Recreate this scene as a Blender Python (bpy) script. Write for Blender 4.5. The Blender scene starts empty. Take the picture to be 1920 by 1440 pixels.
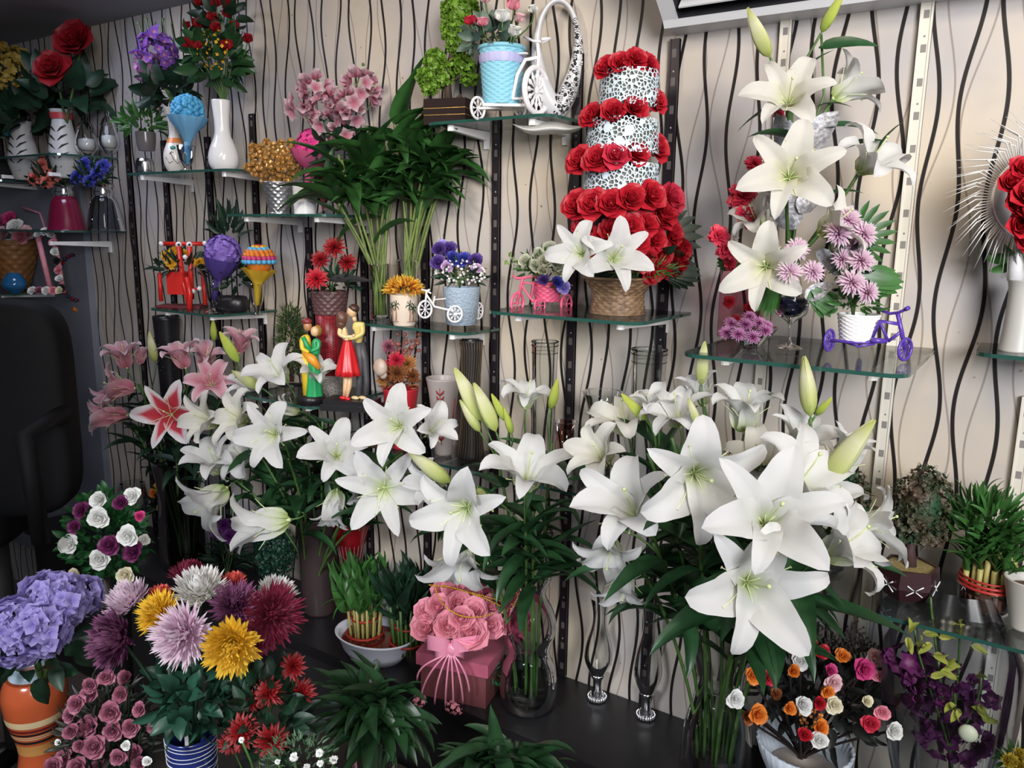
import bpy, math, random
import numpy as np
from mathutils import Matrix, Vector
scene = bpy.context.scene
rng = random.Random(7)
PI = math.pi
sin, cos = math.sin, math.cos
# ------------------------------------------------------------------ camera, light, exposure
F = 1500.; HD = math.radians(33.6); PT = math.radians(10.9); RO = math.radians(0.75)
CAM = np.array([0, -1.5, 1.5])
fw = np.array([-sin(HD)*cos(PT), cos(HD)*cos(PT), -sin(PT)])
rt = np.array([cos(HD), sin(HD), 0.]); up_ = np.cross(rt, fw)
r2 = rt*cos(RO) + up_*sin(RO); u2 = -rt*sin(RO) + up_*cos(RO)
TW = np.array([sin(HD), -cos(HD), 0.])     # horizontal direction from the wall towards the camera
UP = np.array([0, 0, 1.])
cd = bpy.data.cameras.new('camera'); co = bpy.data.objects.new('camera', cd)
scene.collection.objects.link(co); scene.camera = co
cd.sensor_width = 36; cd.lens = 36*F/1920; cd.clip_start = 0.05; cd.clip_end = 50
m4 = Matrix.Identity(4)
for i in range(3):
    m4[i][0] = r2[i]; m4[i][1] = u2[i]; m4[i][2] = -fw[i]; m4[i][3] = CAM[i]
co.matrix_world = m4
w = bpy.data.worlds.new('world'); scene.world = w; w.use_nodes = True
w.node_tree.nodes['Background'].inputs[0].default_value = (.75, .82, 1, 1)
w.node_tree.nodes['Background'].inputs[1].default_value = .07
scene.view_settings.view_transform = 'Standard'; scene.view_settings.look = 'None'
scene.view_settings.exposure = 0.0; scene.view_settings.gamma = 1
def area(name, loc, tgt, sx, sy, power, col, spread=180):
    l = bpy.data.lights.new(name, 'AREA'); l.shape = 'RECTANGLE'; l.size = sx; l.size_y = sy
    l.energy = power; l.color = col; l.spread = math.radians(spread)
    o = bpy.data.objects.new(name, l); scene.collection.objects.link(o); o.location = loc
    o.rotation_euler = (Vector(tgt)-Vector(loc)).to_track_quat('-Z', 'Y').to_euler()
    return o
area('daylight_from_shop_front', (1.35, -2.3, 2.0), (-.35, 0, 1.6), .9, .9, 20, (.97, .98, 1), 78)
area('middle_ceiling_lamp_light', (-1.15, -1.0, 2.09), (-1.3, 0, 1.55), .2, .2, 2.3, (1, .87, .72), 100)
area('front_left_fill', (-.75, -2.4, 2.0), (-1.12, -.75, .85), .5, .5, 5.5, (.93, .96, 1), 58)  # added fill light that brightens the lower-left foreground flowers
area('ceiling_lamp_light', (.15, -1.1, 2.3), (-.35, 0, 1.5), .25, .25, 9, (1, .86, .68))
area('ceiling_panel_light', (-2.15, -.45, 2.09), (-2.1, -.3, 1), .35, .35, 3.6, (.72, .78, 1))

# ------------------------------------------------------------------ projection helpers
def ray(x, y): return fw + (r2*(x-960) + u2*(720-y))/F
def Wd(x, y, d):
    r = ray(x, y); return CAM + r*((-d-CAM[1])/r[1])
def pr(p):
    v = np.array(p)-CAM; q = v@fw; return 960+F*(v@r2)/q, 720-F*(v@u2)/q, q
def stand(px, d, z):
    X = -1.
    for i in range(30):
        e = pr((X, -d, z))[0]-px; g = (pr((X+1e-4, -d, z))[0]-px-e)/1e-4; X -= e/g
    return np.array([X, -d, z])
class At:
    """a standing place: point P, metres per pixel k, and g() = point of its upright plane, relative to P"""
    def __init__(s, px, d, z): s.P = stand(px, d, z); s.k = pr(s.P)[2]/F; s.px, s.py, _ = pr(s.P)
    def g(s, x, y, dz=0.):
        r = ray(x, y); P = s.P+TW*dz; return CAM + r*(((P-CAM)@TW)/(r@TW)) - s.P
def fdir(a, b, c):
    v = r2*a + u2*b - fw*c; return v/np.linalg.norm(v)
# ------------------------------------------------------------------ mesh builder (quads only)
def grid_faces(nu, nv, wrap=False):
    i, j = np.meshgrid(np.arange(nu if wrap else nu-1), np.arange(nv-1), indexing='ij'); i = i.ravel(); j = j.ravel()
    i2 = (i+1) % nu
    return np.stack([i*nv+j, i2*nv+j, i2*nv+j+1, i*nv+j+1], 1)
def rotz(a): c, s = cos(a), sin(a); return np.array([[c, -s, 0], [s, c, 0], [0, 0, 1.]])
def rotx(a): c, s = cos(a), sin(a); return np.array([[1., 0, 0], [0, c, -s], [0, s, c]])
def roty(a): c, s = cos(a), sin(a); return np.array([[c, 0, s], [0, 1., 0], [-s, 0, c]])
def zto(d, roll=0.):
    d = np.array(d, float); d = d/np.linalg.norm(d)
    h = UP if abs(d[2]) < .98 else np.array([1., 0, 0])
    x = np.cross(h, d); x /= np.linalg.norm(x); y = np.cross(d, x)
    return np.stack([x, y, d], 1) @ rotz(roll)
class MB:
    def __init__(s): s.V = []; s.F = []; s.U = []; s.I = []; s.n = 0
    def raw(s, V, Fc, U, mi=0):
        V = np.asarray(V, float).reshape(-1, 3); Fc = np.asarray(Fc, int)
        s.V.append(V); s.F.append(Fc+s.n); s.n += len(V)
        s.U.append(np.asarray(U, float) if U is not None else np.zeros((len(V), 2)))
        s.I.append(mi if isinstance(mi, np.ndarray) else np.full(len(Fc), mi)); return s
    def tpl(s): return (np.concatenate(s.V), np.concatenate(s.F), np.concatenate(s.U), np.concatenate(s.I))
    def add(s, T, M=None, t=None, mi=None, sc=1.):
        V = T[0]*sc
        if M is not None: V = V @ np.asarray(M).T
        if t is not None: V = V+np.asarray(t)
        return s.raw(V, T[1], T[2], T[3] if mi is None else mi)
    def surf(s, fn, nu, nv, mi=0, wrap=False):
        V = []; U = []
        for i in range(nu):
            a = i/nu if wrap else i/(nu-1)
            for j in range(nv): b = j/(nv-1); V.append(fn(a, b)); U.append((a, b))
        return s.raw(V, grid_faces(nu, nv, wrap), U, mi)
    def tube(s, pts, r, n=8, mi=0, cap=True):
        pts = [np.asarray(p, float) for p in pts]; rs = list(r) if hasattr(r, '__len__') else [r]*len(pts)
        if cap: pts = [pts[0]]+pts+[pts[-1]]; rs = [1e-5]+rs+[1e-5]
        m = len(pts); V = []; U = []; T = []
        for j in range(m):
            a = pts[max(j-1, 0)]; b = pts[min(j+1, m-1)]; t = b-a
            if np.linalg.norm(t) < 1e-9: t = UP
            T.append(t/np.linalg.norm(t))
        h = UP if abs(T[0][2]) < .9 else np.array([1., 0, 0]); x = np.cross(h, T[0]); x /= np.linalg.norm(x); fr = []
        for t in T:
            x = x-t*(x@t); x /= max(np.linalg.norm(x), 1e-9); fr.append((x, np.cross(t, x)))
        for i in range(n):
            a = 2*PI*i/n
            for j in range(m): V.append(pts[j]+(fr[j][0]*cos(a)+fr[j][1]*sin(a))*rs[j]); U.append((i/n, j/(m-1)))
        return s.raw(V, grid_faces(n, m, True), U, mi)
    def lathe(s, prof, n=24, mi=0, o=(0, 0, 0), M=None, fr=None):
        V = []; U = []; m = len(prof)
        for i in range(n):
            a = 2*PI*i/n
            for j, (r, z) in enumerate(prof):
                if fr: r = r*fr(a, z)
                p = np.array([r*cos(a), r*sin(a), z])
                if M is not None: p = M @ p
                V.append(p+np.asarray(o)); U.append((i/n, j/max(m-1, 1)))
        return s.raw(V, grid_faces(n, m, True)[:, ::-1], U, mi)
    def ball(s, c, r, n=10, mi=0, sc=(1, 1, 1), M=None):
        prof = [(max(sin(PI*j/(n-1))*r, 1e-5), -cos(PI*j/(n-1))*r) for j in range(n)]
        A = (np.eye(3) if M is None else np.asarray(M)) @ np.diag(sc)
        return s.lathe(prof, n+2, mi, c, A)
    def torus(s, c, R, r, M=None, n=28, k=8, mi=0, a0=0, a1=2*PI):
        full = abs(a1-a0-2*PI) < 1e-6; A = np.eye(3) if M is None else np.asarray(M)
        pts = [np.asarray(c)+A @ np.array([R*cos(a0+(a1-a0)*i/(n-1)), R*sin(a0+(a1-a0)*i/(n-1)), 0]) for i in range(n)]
        return s.tube(pts, r, k, mi, cap=not full)
    def box(s, c, d, mi=0, M=None, mi6=None):
        x, y, z = [q/2 for q in d]; c = np.asarray(c, float)
        Fc = [[0, 3, 2, 1], [4, 5, 6, 7], [0, 1, 5, 4], [1, 2, 6, 5], [2, 3, 7, 6], [3, 0, 4, 7]]
        V = np.array([[-x, -y, -z], [x, -y, -z], [x, y, -z], [-x, y, -z], [-x, -y, z], [x, -y, z], [x, y, z], [-x, y, z]])
        Vs = V[np.array(Fc).ravel()]
        if M is not None: Vs = Vs @ np.asarray(M).T
        return s.raw(Vs+c, np.arange(24).reshape(6, 4), [(0, 0), (1, 0), (1, 1), (0, 1)]*6, np.array(mi6) if mi6 else mi)
    def mesh(s, name, mats, smooth=True):
        V, Fc, U, I = s.tpl(); me = bpy.data.meshes.new(name)
        me.vertices.add(len(V)); me.vertices.foreach_set('co', V.ravel())
        me.loops.add(len(Fc)*4); me.loops.foreach_set('vertex_index', Fc.ravel())
        me.polygons.add(len(Fc)); me.polygons.foreach_set('loop_start', np.arange(len(Fc))*4)
        me.polygons.foreach_set('loop_total', np.full(len(Fc), 4))
        me.polygons.foreach_set('material_index', I.astype(int)); me.polygons.foreach_set('use_smooth', np.full(len(Fc), smooth))
        uv = me.uv_layers.new(name='UVMap'); uv.data.foreach_set('uv', U[Fc.ravel()].ravel())
        for m in (mats if isinstance(mats, (list, tuple)) else [mats]): me.materials.append(m)
        me.update(calc_edges=True); return me
COL = scene.collection
def thing(name, label, cat, P=(0, 0, 0), group=None):
    o = bpy.data.objects.new(name, None); COL.objects.link(o); o.location = P; o.empty_display_size = .02
    o['label'] = label; o['category'] = cat
    if group: o['group'] = group
    return o
def part(name, mb, mats, parent, label=None, smooth=True):
    o = bpy.data.objects.new(name, mb if isinstance(mb, bpy.types.Mesh) else mb.mesh(name, mats, smooth))
    COL.objects.link(o); o.parent = parent
    if label: o['label'] = label
    return o
def inst(name, me, parent, t, M=None, sc=1., mat=None, label=None):
    o = bpy.data.objects.new(name, me); COL.objects.link(o); o.parent = parent
    A = (np.eye(3) if M is None else M)*sc; x = Matrix.Identity(4)
    for i in range(3):
        for j in range(3): x[i][j] = A[i][j]
        x[i][3] = t[i]
    o.matrix_basis = x
    if mat: o.material_slots[0].link = 'OBJECT'; o.material_slots[0].material = mat
    if label: o['label'] = label
    return o
def single(name, mb, mats, label, cat, P=(0, 0, 0), group=None, smooth=True):
    o = bpy.data.objects.new(name, mb.mesh(name, mats, smooth)); COL.objects.link(o); o.location = P
    o['label'] = label; o['category'] = cat
    if group: o['group'] = group
    return o
def struct(name, mb, mats, smooth=False):
    o = bpy.data.objects.new(name, mb.mesh(name, mats, smooth)); COL.objects.link(o); o['kind'] = 'structure'; return o
# ------------------------------------------------------------------ materials
def newmat(name):
    m = bpy.data.materials.new(name); m.use_nodes = True; nt = m.node_tree; b = nt.nodes['Principled BSDF']; return m, nt, b
def mat(name, c, rough=.5, metal=0., tl=0., noise=0., scale=40, spec=.5, bump=0., c2=None, trans=0., alpha=1., coat=0.):
    m, nt, b = newmat(name); N = nt.nodes.new; L = nt.links.new
    c = tuple(c)+(1,); b.inputs['Base Color'].default_value = c; b.inputs['Roughness'].default_value = rough
    b.inputs['Metallic'].default_value = metal; b.inputs['Specular IOR Level'].default_value = spec
    b.inputs['Transmission Weight'].default_value = trans; b.inputs['Alpha'].default_value = alpha
    b.inputs['Coat Weight'].default_value = coat
    src = None
    if noise or c2 or bump:
        tc = N('ShaderNodeTexCoord'); nz = N('ShaderNodeTexNoise'); nz.inputs['Scale'].default_value = scale
        L(tc.outputs['Object'], nz.inputs['Vector'])
        if noise or c2:
            mx = N('ShaderNodeMix'); mx.data_type = 'RGBA'
            d = tuple(c2)+(1,) if c2 else tuple(q*(1-noise) for q in c[:3])+(1,)
            mx.inputs['A'].default_value = c; mx.inputs['B'].default_value = d
            mr = N('ShaderNodeMapRange'); mr.inputs[1].default_value = .35; mr.inputs[2].default_value = .65
            L(nz.outputs['Fac'], mr.inputs[0]); L(mr.outputs[0], mx.inputs['Factor']); L(mx.outputs['Result'], b.inputs['Base Color']); src = mx.outputs['Result']
        if bump:
            bp = N('ShaderNodeBump'); bp.inputs['Strength'].default_value = bump; bp.inputs['Distance'].default_value = .002
            L(nz.outputs['Fac'], bp.inputs['Height']); L(bp.outputs[0], b.inputs['Normal'])
    if tl: translucent(nt, b, src, c, tl)
    return m
def translucent(nt, b, src, c, f):
    t = nt.nodes.new('ShaderNodeBsdfTranslucent'); x = nt.nodes.new('ShaderNodeMixShader'); x.inputs[0].default_value = f
    if src is not None: nt.links.new(src, t.inputs[0])
    else: t.inputs[0].default_value = c
    nt.links.new(b.outputs[0], x.inputs[1]); nt.links.new(t.outputs[0], x.inputs[2])
    nt.links.new(x.outputs[0], nt.nodes['Material Output'].inputs[0])
def petalmat(name, stops, f=.3, edge=None, rough=.55, axis=1):
    """petal colour: ramp along the petal (uv y), or with edge=True along the distance from the midrib and base"""
    m, nt, b = newmat(name); N = nt.nodes.new; L = nt.links.new
    uv = N('ShaderNodeUVMap'); sx = N('ShaderNodeSeparateXYZ'); L(uv.outputs[0], sx.inputs[0])
    rp = N('ShaderNodeValToRGB'); e = rp.color_ramp.elements
    for i, (p, c) in enumerate(stops):
        q = e[i] if i < 2 else e.new(p); q.position = p; q.color = tuple(c)+(1,)
    def mth(op, *a):
        n = N('ShaderNodeMath'); n.operation = op
        for i, v in enumerate(a):
            if isinstance(v, (int, float)): n.inputs[i].default_value = v
            else: L(v, n.inputs[i])
        return n.outputs[0]
    v = sx.outputs['Y']; d = mth('ABSOLUTE', mth('SUBTRACT', sx.outputs['X'], .5))
    if edge: v = mth('ADD', mth('MULTIPLY', d, edge), mth('MULTIPLY', mth('POWER', v, 1.6), .75))
    L(v, rp.inputs[0]); col = rp.outputs[0]
    nz = N('ShaderNodeTexWave'); mp = N('ShaderNodeMapping'); mp.inputs['Scale'].default_value = (6, .4, 1); L(uv.outputs[0], mp.inputs[0]); L(mp.outputs[0], nz.inputs[0]); nz.inputs['Distortion'].default_value = 1.5
    bp = N('ShaderNodeBump'); bp.inputs["Strength"].default_value = .5; bp.inputs["Distance"].default_value = .003
    L(nz.outputs['Fac'], bp.inputs['Height']); L(bp.outputs[0], b.inputs['Normal'])
    L(col, b.inputs['Base Color']); b.inputs['Roughness'].default_value = rough
    translucent(nt, b, col, None, f); return m
def glassmat(name, tint=(.975, .985, .98), rough=.03, refl=1., lo=.62):
    m, nt, b = newmat(name); N = nt.nodes.new; L = nt.links.new
    t = N('ShaderNodeBsdfTransparent'); g = N('ShaderNodeBsdfGlossy'); x = N('ShaderNodeMixShader'); lw = N('ShaderNodeLayerWeight')
    lw.inputs[0].default_value = .25; g.inputs['Roughness'].default_value = rough
    rp = N('ShaderNodeMix'); rp.data_type = 'RGBA'; rp.inputs['A'].default_value = tuple(tint)+(1,); rp.inputs['B'].default_value = tuple(q*lo for q in tint)+(1,)
    L(lw.outputs['Facing'], rp.inputs['Factor']); L(rp.outputs['Result'], t.inputs[0])
    mu = N('ShaderNodeMath'); mu.operation = 'MULTIPLY'; mu.inputs[1].default_value = refl; L(lw.outputs['Fresnel'], mu.inputs[0])
    L(mu.outputs[0], x.inputs[0]); L(t.outputs[0], x.inputs[1]); L(g.outputs[0], x.inputs[2]); L(x.outputs[0], nt.nodes['Material Output'].inputs[0])
    return m
GLASS = glassmat('clear_glass'); GSHELF = glassmat('shelf_glass', (.93, .96, .95), .04, .7, .8)
GEDGE = mat('glass_edge', (.02, .075, .06), .12, coat=.6); PLASTIC = glassmat('clear_film', (.80, .83, .86), .28, 2.2)
WHITE = mat('white_gloss', (.82, .82, .84), .18, coat=.4); WPLAST = mat('white_plastic', (.86, .84, .84), .3)
BLACK = mat('black_lacquer', (.012, .011, .013), .35); BLKM = mat('black_matte', (.015, .014, .016), .7)
STEEL = mat('chrome', (.75, .75, .77), .15, 1.); SILVER = mat('silver', (.62, .62, .65), .3, .9)
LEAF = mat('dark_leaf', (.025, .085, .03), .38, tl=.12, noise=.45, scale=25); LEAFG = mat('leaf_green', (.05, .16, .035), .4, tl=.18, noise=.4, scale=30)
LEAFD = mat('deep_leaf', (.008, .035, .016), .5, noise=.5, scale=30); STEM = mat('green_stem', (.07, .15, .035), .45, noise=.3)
LIME = mat('lime_leaf', (.2, .38, .04), .45, tl=.2, noise=.4, scale=60)
# ------------------------------------------------------------------ the room
def wallmat():
    m, nt, b = newmat('wavy_wallpaper'); N = nt.nodes.new; L = nt.links.new
    def v(a, i, n):
        if isinstance(a, (int, float)): n.inputs[i].default_value = a
        else: L(a, n.inputs[i])
    def mt(op, *a):
        n = N('ShaderNodeMath'); n.operation = op
        for i, q in enumerate(a): v(q, i, n)
        return n.outputs[0]
    tc = N('ShaderNodeTexCoord'); s = N('ShaderNodeSeparateXYZ'); L(tc.outputs['Object'], s.inputs[0]); X = s.outputs['X']; Z = s.outputs['Z']
    def lines(cell, sh, amp, th, f1, f2, seed):
        c = mt('DIVIDE', mt('ADD', X, sh), cell); i = mt('ROUND', c)
        wn = N('ShaderNodeTexWhiteNoise'); wn.noise_dimensions = '1D'; L(mt('ADD', i, seed), wn.inputs['W'])
        ph = mt('ADD', mt('MULTIPLY', wn.outputs['Value'], 2.4), mt('MULTIPLY', mt('MODULO', mt('ABSOLUTE', i), 2.), 2.2))
        off = mt('MULTIPLY', mt('SINE', mt('ADD', mt('MULTIPLY', Z, f1), ph)), amp)
        off2 = mt('MULTIPLY', mt('SINE', mt('ADD', mt('MULTIPLY', Z, f2), mt('MULTIPLY', ph, 3.))), amp*.5)
        d = mt('ABSOLUTE', mt('SUBTRACT', mt('SUBTRACT', c, i), mt('ADD', off, off2)))
        r = N('ShaderNodeMapRange'); r.inputs[1].default_value = th/cell*.75; r.inputs[2].default_value = th/cell; r.inputs[3].default_value = 1; r.inputs[4].default_value = 0
        L(d, r.inputs[0]); return r.outputs[0]
    def mix(f, A, B):
        n = N('ShaderNodeMix'); n.data_type = 'RGBA'; v(f, 'Factor', n) if 0 else None
        if isinstance(f, (int, float)): n.inputs['Factor'].default_value = f
        else: L(f, n.inputs['Factor'])
        for k, q in (('A', A), ('B', B)):
            if isinstance(q, tuple): n.inputs[k].default_value = q+(1,)
            else: L(q, n.inputs[k])
        return n.outputs['Result']
    def noise(sc, lo, hi, det=3):
        n = N('ShaderNodeTexNoise'); n.inputs['Scale'].default_value = sc; n.inputs['Detail'].default_value = det; L(tc.outputs['Object'], n.inputs['Vector'])
        r = N('ShaderNodeMapRange'); r.inputs[1].default_value = lo; r.inputs[2].default_value = hi; L(n.outputs['Fac'], r.inputs[0]); return r.outputs[0]
    base = mix(noise(2.6, .38, .62), (.57, .49, .39), (.41, .39, .40))
    base = mix(mt('MULTIPLY', noise(14, .5, .8), .35), base, (.38, .34, .31))
    base = mix(noise(75, .74, .78, 1), base, (.22, .17, .13))
    g = mt('MULTIPLY', lines(.052, .021, .27, .0018, 17., 8., 31.5), .6)
    base = mix(g, base, (.16, .12, .10))
    base = mix(lines(.0475, 0., .2, .0037, 19., 8.5, 3.), base, (.012, .009, .009))
    L(base, b.inputs['Base Color']); b.inputs['Roughness'].default_value = .5; b.inputs['Specular IOR Level'].default_value = .3
    return m
WZ = 2.115
struct('wall_back', MB().box((-1.6, .05, WZ/2), (5.2, .1, WZ)), wallmat())
PAINT = mat('grey_paint', (.42, .42, .46), .8, noise=.1, scale=3); CEIL = mat('ceiling_paint', (.34, .34, .37), .8, noise=.08, scale=2)
struct('wall_left', MB().box((-4.25, -1.6, WZ/2), (.1, 3.4, WZ)), PAINT)
struct('ceiling', MB().box((-2.75, -1.6, WZ+.04), (3.1, 3.4, .08)), CEIL)
struct('floor', MB().box((-1.6, -1.6, -.03), (5.4, 3.5, .06)), mat('brown_floor_tile', (.15, .12, .10), .35, noise=.3, scale=6))
struct('trim_1', MB().box((-3.45, -.012, .95), (1.46, .024, 1.50)), mat('grey_blue_panel', (.24, .26, .32), .35, noise=.35, scale=3))
# ------------------------------------------------------------------ shelf rails
def rail_mesh(h, white):
    mb = MB(); wd = .019; t = .010; n = int(h/.05); p = h/n
    mb.box((0, -t/2+.0, h/2), (wd, t*.5, h), 0)
    for sx in (-1, 1): mb.box((sx*wd*.42, -t*.75, h/2), (wd*.16, t*.9, h), 0)
    for i in range(n):
        z = p*(i+.5)
        mb.box((0, -t*.82, z), (wd*.75, t*.5, p), 0); mb.box((0, -t*1.08, z), (wd*.44, t*.02, p*(.24 if white else .3)), 1)
        if i % 2: mb.ball((0, -t*1.05, z+p*.36), wd*.10, 6, 2, (1, .5, 1))
    return mb
RB3 = mat('rail_screw', (.55, .5, .47), .4, .5)
RB = [mat('black_rail_metal', (.02, .015, .02), .4, .3), mat('rail_slot_light', (.10, .085, .08), .5)]
RW = [mat('white_rail_metal', (.66, .62, .54), .45), mat('rail_slot_dark', (.22, .20, .19), .6)]
rails = [(-3.26, .6, 1.9, 0, 'standing at the left dark end of the wall'), (-2.45, .45, 1.78, 0, 'left of the red swing toy'), (-2.26, .5, 1.75, 0, 'above the red swing toy'), (-2.05, .5, 1.75, 0, 'rising behind the purple ball bouquet'),
 (-1.85, .48, 1.80, 0, 'behind the gold flowers in the woven pot'), (-1.645, .48, 1.5, 0, 'behind the tower vase with red dahlias'), (-1.445, .48, 1.5, 0, 'behind the bamboo vase'),
 (-1.245, .48, 1.74, 0, 'behind the palm tree pot'), (-1.04, .48, 1.74, 0, 'right of the pale blue bucket tricycle'), (-.84, .48, 1.85, 0, 'just left of the tiered rose basket'), (-.634, .48, 1.855, 0, 'just right of the tiered rose basket'),
 (-.43, .48, 1.87, 1, 'behind the tall lilies in the dark goblet'), (-.21, .48, 1.87, 1, 'right of the mauve chrysanthemum column'), (-.005, .48, 1.25, 1, 'behind the wrapped orchids at lower right')]
for X, z0, z1, wh, lab in rails:
    single('shelf_rail', rail_mesh(z1-z0, wh), RW+[RW[1]] if wh else RB+[RB3], ('white' if wh else 'black')+' slotted wall rail '+lab, 'shelf rail', (X, 0, z0), 'slotted shelf rails on the wall', smooth=False)
# ------------------------------------------------------------------ glass shelves and brackets
def slab(x0, x1, dp, th=.006, cr=.03):
    """glass plate with rounded front corners; the wall side is y=0"""
    pts = [(x0, 0)]
    for cx, a0 in ((x0+cr, PI), (x1-cr, 1.5*PI)):
        for i in range(6): a = a0+i*PI/10; pts.append((cx+cr*cos(a), -dp+cr+cr*sin(a)))
    pts.append((x1, 0)); n = len(pts); xc = (x0+x1)/2; mb = MB()
    for z, fl in ((th, 0), (0, 1)):
        for i in range(n-1):
            q = [(pts[i][0], pts[i][1], z), (pts[i+1][0], pts[i+1][1], z), (xc, 0, z), (xc, 0, z)]
            mb.raw(q if not fl else q[::-1], [[0, 1, 2, 3]], None, 0)
    for i in range(n-1):
        a, b = pts[i], pts[i+1]; mb.raw([(a[0], a[1], 0), (b[0], b[1], 0), (b[0], b[1], th), (a[0], a[1], th)], [[0, 1, 2, 3]], None, 1)
    return mb
def bracket(ln):
    mb = MB(); V = []
    for x in (-.006, .006): V += [(x, -.004, -.001), (x, -.004, -.020), (x, -ln, -.011), (x, -ln, -.001)]
    mb.raw(V, [[0, 1, 2, 3], [7, 6, 5, 4], [0, 3, 7, 4], [1, 5, 6, 2], [3, 2, 6, 7], [0, 4, 5, 1]], None, 0)
    mb.tube([(0, -ln-.002, -.012), (0, -ln-.002, -.0005)], .0075, 10); mb.box((0, -.004, -.02), (.010, .008, .035)); return mb
SH = {}
def shelf(key, x0, x1, dp, z, lab, br=None, bl='', dark=0):
    z += .002; SH[key] = z+.006
    single('glass_shelf', slab(x0, x1, dp), [GSHELF, GEDGE], lab, 'glass shelf', (0, 0, z), 'glass wall shelves', smooth=False)
    for i, bx in enumerate(br if br is not None else (x0+.06, x1-.05)):
        single('shelf_bracket', bracket(dp*.86), WPLAST, 'white bracket under the '+('left' if i == 0 else 'right')+' part of the shelf '+bl, 'shelf bracket', (bx, 0, z), 'white shelf brackets', smooth=False)
shelf('S1', -2.2, -1.73, .18, 1.634, 'glass shelf carrying the white vases at upper left', bl='with the white vases')
shelf('S2', -1.74, -1.38, .2, 1.522, 'glass shelf carrying the gold flowers and pink orchids', bl='with the gold flowers')
shelf('S3', -2.10, -1.79, .2, 1.264, 'glass shelf carrying the red swing toy', bl='with the red swing toy')
shelf('S4', -1.375, -1.03, .13, 1.272, 'glass shelf carrying the bamboo vase and palm tree pot', bl='with the palm tree pot')
shelf('S5', -.905, -.577, .24, 1.338, 'glass shelf carrying the tiered rose basket', bl='with the tiered rose basket')
shelf('S6', -1.13, -.82, .15, 1.710, 'glass shelf carrying the topiary and blue basket tricycle', bl='with the blue basket tricycle')
shelf('S7', -.47, -.144, .32, 1.306, 'glass shelf carrying the goblet of lilies and purple tricycle', bl='with the purple tricycle')
shelf('S8', -.08, .35, .14, 1.322, 'glass shelf at the right picture edge under the white fan', bl='under the white fan', br=(.02, .25))
shelf('S9', -1.66, -1.393, .24, 1.078, 'glass shelf carrying the dancing couple and tower vase', bl='with the dancing couple')
shelf('S10', -.33, .35, .24, .922, 'glass shelf carrying the small bonsai and lucky bamboo at right', bl='with the small bonsai')
shelf('S11', -1.26, -.55, .15, .975, 'long glass shelf behind the white lilies with the empty vases', br=(-1.1, -.75), bl='behind the white lilies')
shelf('S0', -3.02, -2.52, .2, 1.655, 'glass shelf carrying the glass bowls at far upper left', bl='with the glass bowls', br=(-2.9, -2.6))
shelf('S13', -3.25, -2.5, .22, 1.445, 'glass shelf under the maroon and clear bell vases', bl='under the bell vases', br=(-3.1, -2.6))
# ------------------------------------------------------------------ counter, bench
cb = thing('counter', 'long low black lacquer counter standing along the wall', 'counter', (-.9, 0, 0)); cb_ = MB()
part('countertop', MB().box((0, -.127, .462), (3.9, .245, .03)), BLACK, cb, smooth=False)
part('body', MB().box((0, -.125, .225), (3.84, .22, .444)), BLKM, cb, smooth=False)
bn = thing('display_bench', 'low dark brown bench in front of the black counter', 'bench', (-.755, -.67, 0))
BRN = mat('dark_brown_wood', (.055, .043, .037), .5, noise=.35, scale=8)
part('bench_top', MB().box((0, 0, .30), (2.01, .74, .04)), BRN, bn, smooth=False)
for sx in (-1, 1):
    for sy in (-1, 1): part('leg', MB().box((sx*.94, sy*.31, .14), (.06, .06, .28)), BRN, bn, smooth=False)
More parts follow.
